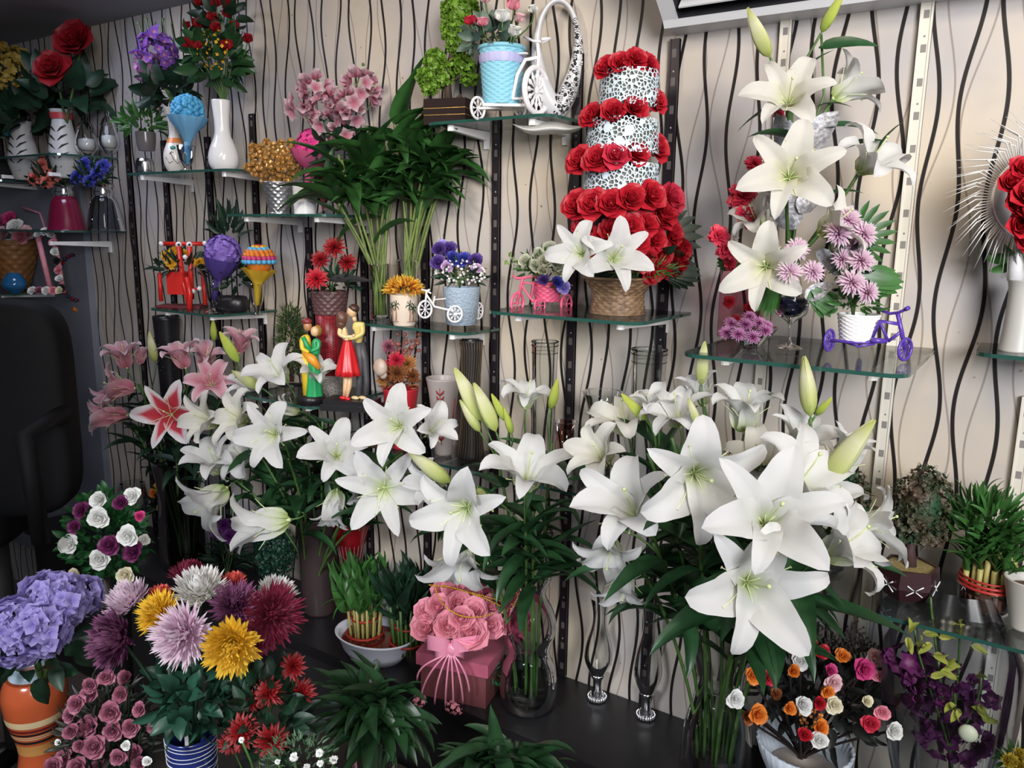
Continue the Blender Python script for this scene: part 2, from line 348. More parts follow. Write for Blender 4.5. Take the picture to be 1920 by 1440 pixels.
# ------------------------------------------------------------------ air conditioner
def aircon():
    t = thing('air_conditioner', 'white wall air conditioner with open dark louvers at top right', 'air conditioner', (-.634, 0, 1.862))
    WAC = mat('aircon_white', (.60, .61, .64), .45); L = 1.0
    prof = [(0, 0), (0, -.022), (.0, -.10), (.018, -.115), (.052, -.175), (.075, -.205), (.20, -.225), (.28, -.20), (.29, 0)]
    prof = [(0, 0), (-.0, -.062), (.012, -.070), (.080, -.150), (.09, -.185), (.2, -.225), (.28, -.2), (.29, 0)]
    mb = MB(); ring = [(p[1], p[0]) for p in prof]; n = len(ring)
    for i in range(n-1):
        a, b = ring[i], ring[i+1]
        if i == 2: continue
        mb.raw([(0, a[0], a[1]), (L, a[0], a[1]), (L, b[0], b[1]), (0, b[0], b[1])], [[3, 2, 1, 0]], None, 0)
    for x, f in ((0, 1), (L, 0)):
        for i in range(1, n-1):
            q = [(x, 0, .1), (x, ring[i-1][0], ring[i-1][1]), (x, ring[i][0], ring[i][1]), (x, ring[i][0], ring[i][1])]
            mb.raw(q, [[0, 1, 2, 3]], None, 0)
        mb.raw([(x, 0, .1), (x, ring[-2][0], ring[-2][1]), (x, 0, .29), (x, 0, .29)], [[0, 1, 2, 3]], None, 0)
    for x0, x1 in ((0, .03), (L-.03, L)):
        a, b = ring[2], ring[3]; mb.raw([(x0, a[0], a[1]), (x1, a[0], a[1]), (x1, b[0], b[1]), (x0, b[0], b[1])], [[3, 2, 1, 0]], None, 0)
    part('casing', mb, WAC, t, smooth=False)
    a, b = np.array((0,)+ring[2]), np.array((0,)+ring[3])
    dm = MB(); V = [(.03, a[1], a[2]), (L-.03, a[1], a[2]), (L-.03, b[1], b[2]), (.03, b[1], b[2])]
    off = np.array([0, .045, .05]); dm.raw(list(np.array(V)+off), [[3, 2, 1, 0]], None, 0)
    for i in range(4):
        p, q = np.array(V[i]), np.array(V[(i+1) % 4]); dm.raw([p, q, q+off, p+off], [[0, 1, 2, 3]], None, 0)
    part('air_outlet', dm, mat('outlet_dark', (.03, .03, .035), .5), t, smooth=False)
    for f in (.25, .62):
        c = a+(b-a)*f; part('louver', MB().box((L/2, c[1]+.004, c[2]+.006), (L-.08, .030, .003), 0, rotx(.9)), WAC, t, smooth=False)
    VG = mat('vane_grey', (.25, .25, .27), .5)
    for i in range(14): part('guide_vane', MB().box((.08+i*.068, (a[1]+b[1])/2+.02, (a[2]+b[2])/2+.02), (.002, .05, .03), 0), VG, t, smooth=False)
    # mat('vane_grey', (.25, .25, .27), .5), t, smooth=False)
aircon()
# ------------------------------------------------------------------ plant templates
def petal(L, W, a0, a1, shape=(.55, 1.), cup=.25, tip=0., ruf=0., nu=5, nv=8, ph=0., base=.12, crease=0.):
    """petal lying along +x, axis of the flower +z; a0/a1 angle from the axis at base and tip"""
    n = nv*3; x = z = 0.; pts = []
    for j in range(n):
        v = j/(n-1); a = a0+(a1-a0)*v+tip*v**4
        pts.append((x, z, a)); x += sin(a)*L/(n-1); z += cos(a)*L/(n-1)
    V = []; U = []; p, q = shape
    for i in range(nu):
        u = i/(nu-1)*2-1
        for j in range(nv):
            v = j/(nv-1); k = min(int(round(v*(n-1))), n-1); cx, cz, a = pts[k]
            wv = W*.5*((base*(1-v)**3) + (max(sin(PI*min(v, .9999)**p), 0)**q)); 
            h = cup*wv*(abs(u)**1.6) + ruf*wv*sin(v*17+ph+u*2)*abs(u)**2 + crease*wv*(-1)*(1-abs(u))**3
            nx, nz = -cos(a), sin(a)   # inner-side normal (towards the axis)
            V.append((cx+nx*h, u*wv, cz+nz*h)); U.append((i/(nu-1), v))
    return (np.array(V), grid_faces(nu, nv), np.array(U), np.zeros((nu-1)*(nv-1), int))
def lily_tpl(style, r, op=1.):
    """white lily, size 1 = petal length; returns petals, stamens, pistil builders"""
    mb = MB()
    A = {'star': (.45, 1.3, .95), 'open': (.32, 1.15, 1.3), 'bell': (.2, .95, 1.5), 'trumpet': (.13, .6, 1.1), 'flat': (.85, 1.45, .25), 'curl': (.4, 1.3, 2.1)}[style]
    for i in range(6):
        inner = i % 2; j = lambda s: 1+r.uniform(-s, s)
        T = petal(1.2*j(.07), (.50 if inner else .35)*j(.08), A[0]*j(.15), A[1]*j(.14), (.88, .62), .28, A[2]*j(.5), .12, 7, 14, r.uniform(0, 6), .45, .2)
        mb.add(T, rotz(i*PI/3+r.uniform(-.1, .1)) @ rotx(r.uniform(-.12, .12)), (0, 0, .006*inner))
    st = MB()
    for i in range(6):
        a = i*PI/3+.4; tl = .25+A[0]*.35; n = 7; pts = []
        for j in range(n): v = j/(n-1); pts.append((sin(tl+v*.5)*v*.62*cos(a), sin(tl+v*.5)*v*.62*sin(a), v*.62*cos(tl+v*.2)))
        st.tube(pts, [.012, .010, .009, .008, .008, .007, .006], 5, 0)
        e = np.array(pts[-1]); st.ball(e, .022, 6, 1, (1, .45, .45), rotz(a+PI/2))
    ps = MB().tube([(0, 0, 0), (.01, 0, .3), (.04, .02, .6), (.07, .04, .78)], [.02, .013, .012, .013], 6).ball((.072, .042, .79), .03, 7)
    ps.ball((0, 0, .01), .05, 7, 0)
    return mb, st, ps
LW = petalmat('white_lily_petal', [(0, (.45, .60, .16)), (.12, (.74, .80, .52)), (.3, (.86, .86, .83)), (1, (.88, .87, .88))], .28)
LC = petalmat('cream_lily_petal', [(0, (.45, .55, .12)), (.2, (.80, .79, .58)), (.45, (.86, .84, .76)), (1, (.87, .85, .80))], .3)
LP = petalmat('pink_lily_petal', [(0, (.62, .13, .20)), (.35, (.72, .28, .36)), (.75, (.80, .48, .55)), (1, (.88, .74, .77))], .25, edge=1.0)
LR = petalmat('red_centre_lily_petal', [(0, (.50, .10, .03)), (.12, (.55, .03, .05)), (.42, (.60, .06, .09)), (.56, (.85, .62, .66)), (.68, (.88, .84, .86))], .2, edge=.9)
FIL = mat('pale_filament', (.62, .70, .38), .5); ANT = mat('anther', (.42, .36, .22), .6); PIST = mat('pistil', (.50, .58, .28), .45)
BUDM = petalmat('lily_bud_skin', [(0, (.42, .52, .10)), (.35, (.62, .66, .26)), (.7, (.80, .80, .52)), (1, (.55, .60, .12))], .15)
BUDG = petalmat('green_bud_skin', [(0, (.3, .42, .06)), (.5, (.50, .60, .10)), (1, (.60, .64, .10))], .15)
def bud_me(mt, op=0.):
    prof = [(1e-3, 0)] + [(.135*(sin(PI*v**.8)**.75)*(1-.25*v)+.012, v) for v in [i/11 for i in range(1, 12)]]
    mb = MB().lathe(prof, 18, 0, fr=lambda a, z: 1+.11*cos(3*a)+.03*cos(6*a)); 
    for i in range(3):
        mb.tube([(cos(a)*(r*1.06), sin(a)*(r*1.06), z) for (r, z) in prof[2:] for a in [i*2*PI/3]], .012, 4, 0)
    return mb.mesh('lily_bud', mt)
BUD = bud_me(BUDM); BUDGr = bud_me(BUDG)
LILY = {}
def lily_meshes(style, kind, var):
    k = (style, kind, var)
    if k not in LILY:
        r = random.Random(hash_(style)+var*13); a, b, c = lily_tpl(style, r)
        m = {'w': LW, 'c': LC, 'p': LP, 'r': LR}[kind]
        LILY[k] = (a.mesh('lily_petals', m), b.mesh('stamens', [FIL, ANT]), c.mesh('pistil', PIST))
    return LILY[k]
def hash_(s): return sum(ord(q)*(i+3) for i, q in enumerate(s))
def leaf_tpl(L=1., W=.2, droop=.6, nv=9, cup=.5, p=.62, a0=.35, nu=5):
    return petal(L, W, a0, a0+droop, (p, .9), cup, .2, .05, nu, nv, 1.)
LT = [leaf_tpl(1, .25, d, a0=a, cup=.45) for d, a in ((.5, .3), (.9, .4), (1.2, .5), (.3, .6))]
LBROAD = [leaf_tpl(1, .52, d, a0=.6, cup=.3, p=.7) for d in (.4, .8)]
LTHIN = [leaf_tpl(1, .10, d, a0=.25, cup=.6, p=.5, nu=3) for d in (.5, 1.0, 1.5)]
LTINY = [petal(1, .42, .6, 1.1, (.7, .9), .2, 0, 0, 3, 4)]
LFLAT = petal(1, .3, PI/2, PI/2+.25, (.65, .9), .25, .0, .0, 4, 7)
def leaf_dir(T, d, roll=0):
    """orient a petal (lies along x, bends from z) so that its length goes along d"""
    d = np.array(d)/np.linalg.norm(d); h = UP if abs(d[2]) < .95 else TW
    y = np.cross(h, d); y /= np.linalg.norm(y); z = np.cross(d, y); return np.stack([d, y, z], 1) @ rotx(roll)
def bez(a, b, c, d, n=10):
    a, b, c, d = [np.asarray(q, float) for q in (a, b, c, d)]
    return [a*(1-t)**3+3*b*t*(1-t)**2+3*c*t*t*(1-t)+d*t**3 for t in [i/(n-1) for i in range(n)]]
# ------------------------------------------------------------------ lilies
def lily_stem(label, base, top, flowers=(), buds=(), nleaf=8, leafL=.13, group=None, seed=1, stemr=.0032, lmat=None, base_pull=.35):
    """base: world point in the vase, top: (px,py,d); flowers: (px,py,d,rpx,(a,b,c),style,kind); buds: (px0,py0,px1,py1,d,kind)"""
    r = random.Random(seed); P = np.array(base); T = Wd(*top)
    t = thing('lily', label, 'lily', P, group)
    mid = P+UP*(T[2]-P[2])*base_pull
    path = bez(P, P*.4+mid*.6, mid*.5+T*.5+UP*.03, T, 14); st = MB().tube([p-P for p in path], stemr, 7)
    def ped(Q, d, ln=.05):
        Q = np.array(Q); j = 11 if np.linalg.norm(Q-T) > .08 else 12; S = path[j]
        st.tube([p-P for p in bez(S, S+UP*.02+(Q-S)*.2, Q-d*ln, Q, 8)], stemr*.6, 6)
    fl = []
    for f in flowers:
        px, py, d, rp, dr, style, kind = f[:7]; Q = Wd(px, py, d); k = pr(Q)[2]/F; D = fdir(*dr)
        sc = rp*k*1.12; roll = f[7] if len(f) > 7 else r.uniform(0, 1.05); ped(Q-D*.0, D, sc*.5)
        a, b, c = lily_meshes(style, kind, r.randrange(3)); M = zto(D, roll)
        o = inst('flower', a, t, Q-P, M, sc); fl.append(o)
        inst('stamens', b, o, (0, 0, 0)); inst('pistil', c, o, (0, 0, 0))
    for b in buds:
        x0, y0, x1, y1, d = b[:5]; kind = b[5] if len(b) > 5 else 'w'; A = Wd(x0, y0, d); B = Wd(x1, y1, d+.01); D = B-A; ln = np.linalg.norm(D)
        ped(A, D/ln, .03); inst('bud', BUDGr if kind == 'g' else BUD, t, A-P, zto(D, r.uniform(0, 3)), ln)
    part('stem', st, STEM, t)
    if nleaf:
        nleaf = int(nleaf*1.7); lv = MB()
        for i in range(nleaf):
            f = .62+.37*(i+.5)/nleaf; q = path[int(f*13)]; a = i*2.4+r.uniform(0, 1)
            dr = np.array([cos(a), sin(a), r.uniform(-.25, .55)])
            if dr[1] > .2: dr[1] *= .25
            L = leafL*r.uniform(.8, 1.25); lv.add(r.choice(LT), leaf_dir(None, dr, r.uniform(-.3, .3)) @ roty(.9), q-P, sc=L)
        part('leaves', lv, lmat or LEAF, t)
    return t
def leaf_spray(t, P, specs, m, tpls=LT, name='leaf', wsc=1.):
    """big individual leaves given by pixel ends: (x0,y0,x1,y1,d)"""
    for s in specs:
        A = Wd(s[0], s[1], s[4]); B = Wd(s[2], s[3], s[4]+(s[5] if len(s) > 5 else .0)); D = B-A; mb = MB()
        mb.add(LFLAT, leaf_dir(None, D, 0 if len(s) < 7 else s[6]) , A-P, sc=np.linalg.norm(D)); part(name, mb, m, t)
# vases on the counter
def glass_prof(outer, th=.003):
    return [(1e-4, 0)]+outer+[(max(r-th, 1e-4), z) for r, z in reversed(outer) if z > .012]+[(1e-4, .012)]
def smoothprof(pts, n=24):
    """Catmull-Rom through (r,z) points"""
    P = [pts[0]]+list(pts)+[pts[-1]]; out = []; m = len(pts)-1
    for i in range(n+1):
        s = i/n*m; k = min(int(s), m-1); t = s-k; a, b, c, d = [np.array(P[k+q]) for q in range(4)]
        v = .5*((2*b)+(-a+c)*t+(2*a-5*b+4*c-d)*t*t+(-a+3*b-3*c+d)*t**3); out.append((max(v[0], 1e-4), v[1]))
    return out
def vase(name, label, at, prof, mats, cat='vase', scale=1., n=28, glass=False, fr=None, water=None, group=None, thin=.002):
    pf = smoothprof([(r*at.k*scale, z*at.k*scale) for r, z in prof])
    t = thing(name, label, cat, at.P, group)
    mb = MB().lathe(glass_prof(pf, .003 if glass else thin), n, 0, fr=fr); part('body', mb, mats, t)
    if water:
        wp = [(max(r-.0045, 1e-4), z) for r, z in pf if .012 < z < water*at.k]; wp = [(1e-4, wp[0][1])]+wp+[(1e-4, wp[-1][1])]
        part('water', MB().lathe(wp, n, 0), WATER, t)
    return t
WATER = glassmat('water', (.86, .90, .88), .02, .8)
CT = .4775
a9 = At(1340, .13, CT)
vase('glass_vase', 'large waisted clear glass vase holding the biggest white lilies, on the black counter', a9, [(62, 0), (66, 20), (62, 90), (48, 150), (44, 200), (60, 260), (54, 300), (46, 330)], GLASS, glass=True, water=170)
a8 = At(990, .15, CT)
vase('glass_vase', 'wavy clear glass vase with water beside the pink rose box', a8, [(46, 0), (54, 30), (50, 75), (38, 110), (50, 155), (44, 190), (28, 225), (40, 262), (30, 300), (44, 345)], GLASS, glass=True, water=120)
a7 = At(602, .1, CT)
vase('tall_vase', 'tall dark brown vase under the left group of white lilies', a7, [(30, 0), (34, 40), (36, 110), (40, 165), (44, 190)], mat('dark_brown_glaze', (.045, .03, .03), .35))
b9, b8, b7 = a9.P+UP*.03, a8.P+UP*.03, a7.P+UP*.08
g1 = 'white lily stems in the large waisted vase'
def off(p, x, y): return p+np.array([x, y, 0])
lily_stem('tall white lily with one large bloom facing front at the left of the right vase', off(b9, -.02, -.01), (1305, 960, .42), [(1300, 885, .47, 125, (.0, -.12, 1), 'star', 'w', .5)], [(1312, 800, 1290, 745, .35)], 5, .15, g1, 11)
lily_stem('white lily with a tall flower opening left over the centre of the right vase', off(b9, .0, -.02), (1430, 1040, .44), [(1432, 985, .50, 135, (-.1, .45, 1), 'open', 'w', .2)], [], 5, .15, g1, 12)
lily_stem('white lily spread wide and lowest in front of the right vase', off(b9, .01, -.03), (1405, 1120, .42), [(1398, 1090, .52, 130, (-.02, .1, 1), 'star', 'w', .15)], [], 4, .15, g1, 13)
lily_stem('white lily with one long petal reaching right above the white rail', off(b9, .02, .0), (1475, 980, .38), [(1478, 925, .42, 118, (.35, .6, .55), 'curl', 'w', .9)], [(1548, 905, 1640, 788, .38)], 5, .14, g1, 14)
lily_stem('white lily at the far right of the vase with drooping long petals', off(b9, .03, -.01), (1510, 1080, .40), [(1545, 1045, .44, 115, (.6, .55, .5), 'curl', 'w', .3)], [], 5, .15, g1, 15)
lily_stem('white lily facing up and left at the left rim of the right vase', off(b9, -.03, .0), (1225, 1020, .38), [(1200, 975, .43, 122, (-.45, .55, .7), 'bell', 'w', .6), (1150, 1010, .38, 80, (-.25, -.6, .55), 'curl', 'w')], [], 5, .15, g1, 16)
lily_stem('short white lily drooping beside the candle glasses', off(b9, -.03, -.02), (1190, 1050, .36), [(1175, 1065, .36, 70, (-.2, -.8, .4), 'bell', 'w')], [], 3, .12, g1, 17)
lily_stem('white lily cup with upright stamens behind the large front flower, with a curled tall bud', off(b9, .0, .02), (1340, 860, .26), [(1395, 810, .30, 92, (.0, 1, .25), 'bell', 'w', .4), (1320, 760, .26, 60, (-.3, .8, .2), 'trumpet', 'w')], [(1315, 722, 1322, 640, .28)], 5, .13, g1, 18)
lily_stem('white lily with the largest upright bud at the right', off(b9, .02, .01), (1520, 860, .34), [(1558, 895, .34, 85, (.35, .8, .2), 'trumpet', 'w')], [(1520, 782, 1508, 668, .34), (1530, 778, 1560, 745, .34, 'g')], 5, .13, g1, 19)
lily_stem('cream white lily behind the front flowers at the right', off(b9, .01, .02), (1420, 900, .3), [(1430, 885, .33, 85, (-.3, .5, .5), 'curl', 'c'), (1545, 960, .36, 80, (.1, .7, .4), 'curl', 'w')], [], 5, .13, g1, 20)
lily_stem('cream white lily with a green bud above the candle glasses', off(b9, -.02, .02), (1215, 850, .3), [(1235, 800, .28, 72, (-.1, 1, .3), 'bell', 'w')], [(1212, 788, 1165, 738, .3, 'g'), (1210, 770, 1215, 738, .26, 'g')], 6, .13, g1, 21)
lily_stem('cream lily pair turned left, between the two glass vases of lilies', off(b9, -.03, .01), (1160, 880, .28), [(1140, 868, .33, 80, (-.55, .5, .7), 'bell', 'c', .1), (1178, 815, .26, 85, (-.3, .8, .4), 'curl', 'c')], [], 7, .13, g1, 22)
g2 = 'white lily stems in the wavy vase'
lily_stem('white lily facing up with spread petals above the wavy vase', off(b8, .0, -.01), (985, 980, .26), [(985, 918, .30, 98, (.05, .75, .55), 'open', 'w', .25)], [], 7, .13, g2, 31)
lily_stem('large white lily facing left, with a second bloom hanging below it', off(b8, -.02, -.02), (895, 985, .28), [(878, 950, .32, 100, (-.35, -.05, .9), 'star', 'w', .35), (868, 1015, .28, 88, (-.1, -.75, .5), 'open', 'w', .1)], [], 6, .14, g2, 32)
lily_stem('cluster of long pale lily buds leaning left above the wavy vase', off(b8, -.01, .01), (930, 850, .22), [], [(905, 790, 852, 690, .22), (930, 810, 888, 718, .24), (900, 810, 862, 750, .23), (950, 790, 922, 738, .22, 'g'), (960, 815, 945, 765, .22, 'g')], 6, .12, g2, 33)
lily_stem('white lily facing up with long stamens behind the bud cluster', off(b8, .01, .01), (985, 830, .15), [(985, 765, .16, 62, (.1, .9, .3), 'curl', 'w')], [], 4, .11, g2, 34)
lily_stem('single green and yellow lily bud left of the cream lilies', off(b8, .02, .0), (1035, 830, .18), [], [(1032, 768, 1045, 710, .18, 'g')], 7, .11, g2, 35)
lily_stem('leafy lily stem without blooms hanging over the wavy vase rim', off(b8, .02, -.02), (1000, 960, .24), [], [(895, 915, 925, 960, .3)], 9, .14, g2, 36)
g3 = 'white lily stems in the tall dark vase'
lily_stem('white lily star turned flat to the front, lowest of the middle group', off(b7, .02, -.03), (720, 960, .22), [(720, 915, .28, 74, (.0, .0, 1), 'flat', 'w', .95)], [], 3, .12, g3, 41)
lily_stem('large white lily in the middle group with a long bud under it', off(b7, .02, -.02), (755, 850, .22), [(750, 800, .27, 78, (-.15, .15, .9), 'star', 'w', .45), (800, 815, .22, 62, (.4, .35, .6), 'bell', 'w')], [(845, 905, 765, 845, .28)], 5, .12, g3, 42)
lily_stem('white lily with narrow upright petals left of the large middle flower', off(b7, .01, -.02), (640, 905, .22), [(632, 858, .26, 72, (.1, .35, .8), 'open', 'w', .2), (632, 918, .22, 62, (-.1, -.9, .4), 'trumpet', 'w')], [], 5, .12, g3, 43)
lily_stem('white lily star with curled upper petals in the left group', off(b7, -.01, -.01), (540, 860, .24), [(518, 815, .28, 70, (-.1, .1, .9), 'star', 'w', .1)], [], 6, .13, g3, 44)
lily_stem('pair of white lilies turned left with long stamens', off(b7, -.02, -.01), (470, 830, .2), [(462, 790, .24, 62, (-.45, .35, .7), 'curl', 'c'), (408, 792, .22, 60, (-.5, .2, .7), 'open', 'c')], [], 5, .12, g3, 45)
lily_stem('white lily facing up and its lower companion leaning far left', off(b7, -.03, -.01), (440, 900, .2), [(415, 885, .22, 70, (-.15, .6, .6), 'bell', 'w'), (425, 915, .24, 82, (-.55, -.5, .5), 'open', 'w')], [], 6, .13, g3, 46)
lily_stem('white lily trumpet lying on its side above the chrysanthemums', off(b7, -.02, -.03), (560, 960, .26), [(542, 975, .3, 95, (-.95, -.1, .15), 'trumpet', 'w', .5)], [], 3, .12, g3, 47)
lily_stem('white lily with open petals beside the green embracing figurine', off(b7, .0, .0), (560, 760, .18), [(535, 715, .2, 66, (-.3, .5, .6), 'open', 'w'), (590, 722, .18, 56, (.2, .7, .5), 'bell', 'w')], [(490, 727, 435, 695, .22)], 7, .13, g3, 48)
lily_stem('leafy white lily between the two dark vases', off(b7, .01, .0), (605, 790, .16), [(560, 770, .2, 40, (-.6, .2, .4), 'trumpet', 'c')], [], 9, .13, g3, 49)
# pink lilies
a6 = At(352, .12, CT)
vase('glass_vase', 'broad clear glass vase holding the pink lilies at left', a6, [(44, 0), (48, 20), (46, 90), (44, 150), (52, 205)], glassmat('smoky_glass', (.62, .62, .62)), glass=True)
b6 = a6.P+UP*.03; g4 = 'pink lily stems'
lily_stem('pink lily opened flat with white edges and deep red centre', off(b6, .0, -.02), (330, 820, .22), [(322, 778, .24, 58, (.05, .1, 1), 'flat', 'r', .1)], [], 7, .11, g4, 51, lmat=LEAFD)
lily_stem('pink lily with upright petals at the far left top', off(b6, -.01, .0), (260, 720, .18), [(238, 690, .2, 52, (-.1, .9, .3), 'bell', 'p'), (262, 682, .16, 30, (.1, 1, .1), 'trumpet', 'p')], [(292, 680, 280, 622, .18)], 6, .11, g4, 52, lmat=LEAFD)
lily_stem('two pink lilies nodding left above the dark chair', off(b6, -.02, .0), (262, 760, .2), [(252, 728, .22, 58, (-.8, .1, .4), 'bell', 'p'), (228, 735, .19, 45, (-.7, -.3, .4), 'trumpet', 'p')], [], 6, .11, g4, 53, lmat=LEAFD)
lily_stem('lowest pink lily pointing down left beside the plain grey panel', off(b6, -.02, -.01), (250, 800, .2), [(238, 778, .22, 58, (-.7, .0, .4), 'trumpet', 'p')], [], 6, .11, g4, 54, lmat=LEAFD)
lily_stem('pale pink lily cup in the middle of the pink group', off(b6, .0, .01), (345, 730, .16), [(348, 690, .18, 54, (-.2, .9, .3), 'bell', 'p'), (382, 690, .14, 48, (.3, .8, .4), 'bell', 'p')], [(402, 640, 400, 598, .16, 'g')], 6, .11, g4, 55, lmat=LEAFD)
lily_stem('pink lily at the right of the pink group with a large green bud', off(b6, .02, .01), (425, 720, .16), [(448, 662, .14, 48, (.2, .9, .3), 'bell', 'p'), (400, 725, .2, 52, (.1, .4, .8), 'curl', 'p')], [(448, 680, 412, 622, .2, 'g')], 8, .12, g4, 56, lmat=LEAFD)

lily_stem('white lily half hidden between the front flower and the cream one at the right', off(b9, .01, .01), (1480, 850, .3), [(1490, 850, .33, 80, (.2, .7, .4), 'open', 'w', .4)], [], 5, .14, g1, 61)
lily_stem('white lily low behind the long reaching petal, right side of the vase', off(b9, .03, .0), (1580, 960, .33), [(1600, 990, .37, 88, (.8, .2, .3), 'open', 'w', .7)], [], 5, .14, g1, 62)
lily_stem('white lily peeking out behind the left front flower', off(b9, -.01, .01), (1260, 820, .3), [(1275, 800, .30, 78, (-.3, .8, .4), 'curl', 'w', .7)], [], 6, .14, g1, 63)
lily_stem('white lily hanging behind the wavy vase rim', off(b8, -.03, .0), (835, 930, .2), [(830, 905, .22, 62, (-.5, .1, .6), 'bell', 'w', .3)], [], 6, .13, g2, 64)
lily_stem('small white lily over the dark tall vase rim', off(b7, .02, .0), (690, 900, .15), [(668, 905, .16, 50, (.4, -.3, .6), 'bell', 'w', .3)], [], 7, .14, g3, 65)
lily_stem('white lily low in the left group behind the sideways trumpet', off(b7, -.01, .02), (500, 880, .16), [(470, 870, .18, 62, (-.3, .4, .5), 'curl', 'w', .3)], [], 8, .14, g3, 66)
lily_stem('white lily rising behind the star flower of the left group', off(b7, -.01, .02), (560, 830, .14), [(480, 745, .16, 55, (-.2, .7, .4), 'open', 'w', .3)], [], 7, .14, g3, 67)
# ------------------------------------------------------------------ flower and arrangement helpers
class See(At):
    """standing place under a point seen at pixel (px,py), d from the wall, foot at height z"""
    def __init__(s, px, py, d, z):
        Q = Wd(px, py, d); s.P = np.array([Q[0], -d, z]); s.k = pr(Q)[2]/F; s.px, s.py, _ = pr(s.P); s.vx = px
def rose_tpl(n=16, seed=1, op=1.):
    r = random.Random(seed); mb = MB(); mb.ball((0, 0, .22), .13, 8, 0, (1, 1, 1.2))
    for i in range(n):
        f = (i+1)/n; a = i*2.4+r.uniform(-.2, .2); L = .42+.28*f
        T = petal(L, .30+.5*f, .15+1.0*f*op, -.25+1.25*f*op, (.9, .45), .55-.25*f, .9*f, .06, 5, 6, r.uniform(0, 6), .5)
        mb.add(T, rotz(a), (0, 0, .06*(1-f)))
    return mb
def mum_tpl(n=120, L=.5, W=.09, mx=1.9, curl=-.5, jit=.15, seed=1, shape=(.8, .6), core=.0):
    r = random.Random(seed); mb = MB(); V = [petal(L, W*q, -.3, curl, shape, .5, curl*.5, 0, 3, 5) for q in (.85, 1.15)]
    for i in range(n):
        f = (i+.5)/n; th = mx*math.sqrt(f)+r.uniform(-jit, jit)*.5; ph = i*2.39996+r.uniform(-jit, jit)
        s = (.72+.28*f**.5)*r.uniform(1-jit*.6, 1+jit*.4)
        # petal() grows up the z axis leaning to +x: tilt its foot by th
        mb.add(r.choice(V), rotz(ph) @ roty(th), sc=s)
    if core: mb.ball((0, 0, .02), core, 8, 0)
    return mb
def scatter(mb, c, rad, n, tpls, size, jit=.4, zmin=-.7, r=None, fill=0., mi=None, tilt=0., leafy=False):
    r = r or rng; c = np.asarray(c); R = np.asarray(rad if hasattr(rad, '__len__') else (rad,)*3, float)
    for i in range(n):
        z = 1-(1-zmin)*(i+.5)/n; q = math.sqrt(max(1-z*z, 0)); a = i*2.39996+r.uniform(-.3, .3)
        d = np.array([q*cos(a), q*sin(a), z]); p = c+d*R*(1-fill*r.random()); nn = d+np.array([r.uniform(-jit, jit) for _ in range(3)])+UP*tilt
        M = leaf_dir(None, nn, r.uniform(0, 6.3)) @ roty(.9) if leafy else zto(nn, r.uniform(0, 6.3))
        mb.add(r.choice(tpls), M, p, sc=size*r.uniform(.75, 1.2), mi=mi)
    return mb
def floret(n=4, W=.6, L=.5, a=1.2):
    mb = MB()
    for i in range(n): mb.add(petal(L, W*L*1.5, a*.8, a*1.2, (.9, .5), .2, 0, .1, 3, 4), rotz(i*2*PI/n))
    return mb.tpl()
FL4 = floret(); FL5 = floret(5, .5); TUL = floret(5, .75, .6, .35); NEED = [petal(1, .13, .2, .5, (.6, .8), .3, 0, 0, 2, 4)]
BALLT = MB().ball((0, 0, 0), .5, 6).tpl()
ROSE = [rose_tpl(16, s).mesh('rose', None) for s in (1, 2)] if 0 else None
def cm(mb, name, m): return mb.mesh(name, m)
RM = {}
def col(name, c, **k):
    if name not in RM: RM[name] = mat(name, c, **{**dict(rough=.55, tl=.12, noise=.22, scale=60), **k})
    return RM[name]
RED = col('red_petal', (.50, .010, .025)); DRED = col('dark_red_petal', (.30, .006, .012)); CRIM = col('crimson_petal', (.62, .03, .07))
PINK = col('pink_petal', (.86, .33, .42)); LPINK = col('pale_pink_petal', (.86, .55, .58)); MAG = col('magenta_petal', (.62, .05, .22))
WHT = col('white_petal', (.80, .80, .78), noise=.08); CRM = col('cream_petal', (.80, .74, .55), noise=.1); ORG = col('orange_petal', (.82, .24, .03))
PUR = col('purple_petal', (.09, .045, .25)); LAV = col('lavender_petal', (.36, .30, .74)); MAUV = col('mauve_petal', (.34, .11, .17))
YEL = col('yellow_petal', (.86, .46, .02)); GOLD = mat('gold_flower', (.62, .36, .12), .3, .45, noise=.3, scale=50); BLUE = col('blue_petal', (.04, .05, .35))
LBLUE = col('light_blue', (.10, .47, .80), tl=.1); VIOL = col('violet_petal', (.28, .17, .62)); PLUM = col('plum_petal', (.16, .02, .10)); RUST = col('rust_petal', (.35, .10, .03))
PMUM = petalmat('pink_mum_petal', [(0, (.70, .25, .45)), (.5, (.78, .45, .64)), (1, (.86, .74, .82))], .25)
PMUMd = petalmat('plum_mum_petal', [(0, (.08, .01, .05)), (.65, (.12, .015, .075)), (1, (.28, .10, .21))], .15)
PMUMr = petalmat('wine_mum_petal', [(0, (.14, .006, .03)), (.7, (.18, .006, .03)), (1, (.26, .02, .06))], .15)
WMUM = petalmat('white_mum_petal', [(0, (.82, .70, .42)), (.4, (.84, .80, .68)), (1, (.86, .84, .84))], .25)
YMUM = petalmat('yellow_mum_petal', [(0, (.86, .36, .01)), (.5, (.90, .50, .01)), (1, (.92, .60, .05))], .25)
RMES = [cm(rose_tpl(17, s, o), 'rose', RED) for s, o in ((1, 1.), (2, .85), (3, 1.15))]; RBUD = cm(rose_tpl(9, 4, .4), 'rose_bud', RED)
SMUM = [cm(mum_tpl(75, .5, .10, 1.65, .25, .12, s), 'mum', PMUM) for s in (1, 2)]
BMUM = [cm(mum_tpl(400, .5, .085, 2.05, -1.0, .3, s, (.8, .35)), 'mum', PMUM) for s in (3, 4)]
SPID = [cm(mum_tpl(420, .5, .06, 2.05, -.8, .35, s, (.75, .35)), 'mum', PMUM) for s in (5, 6)]
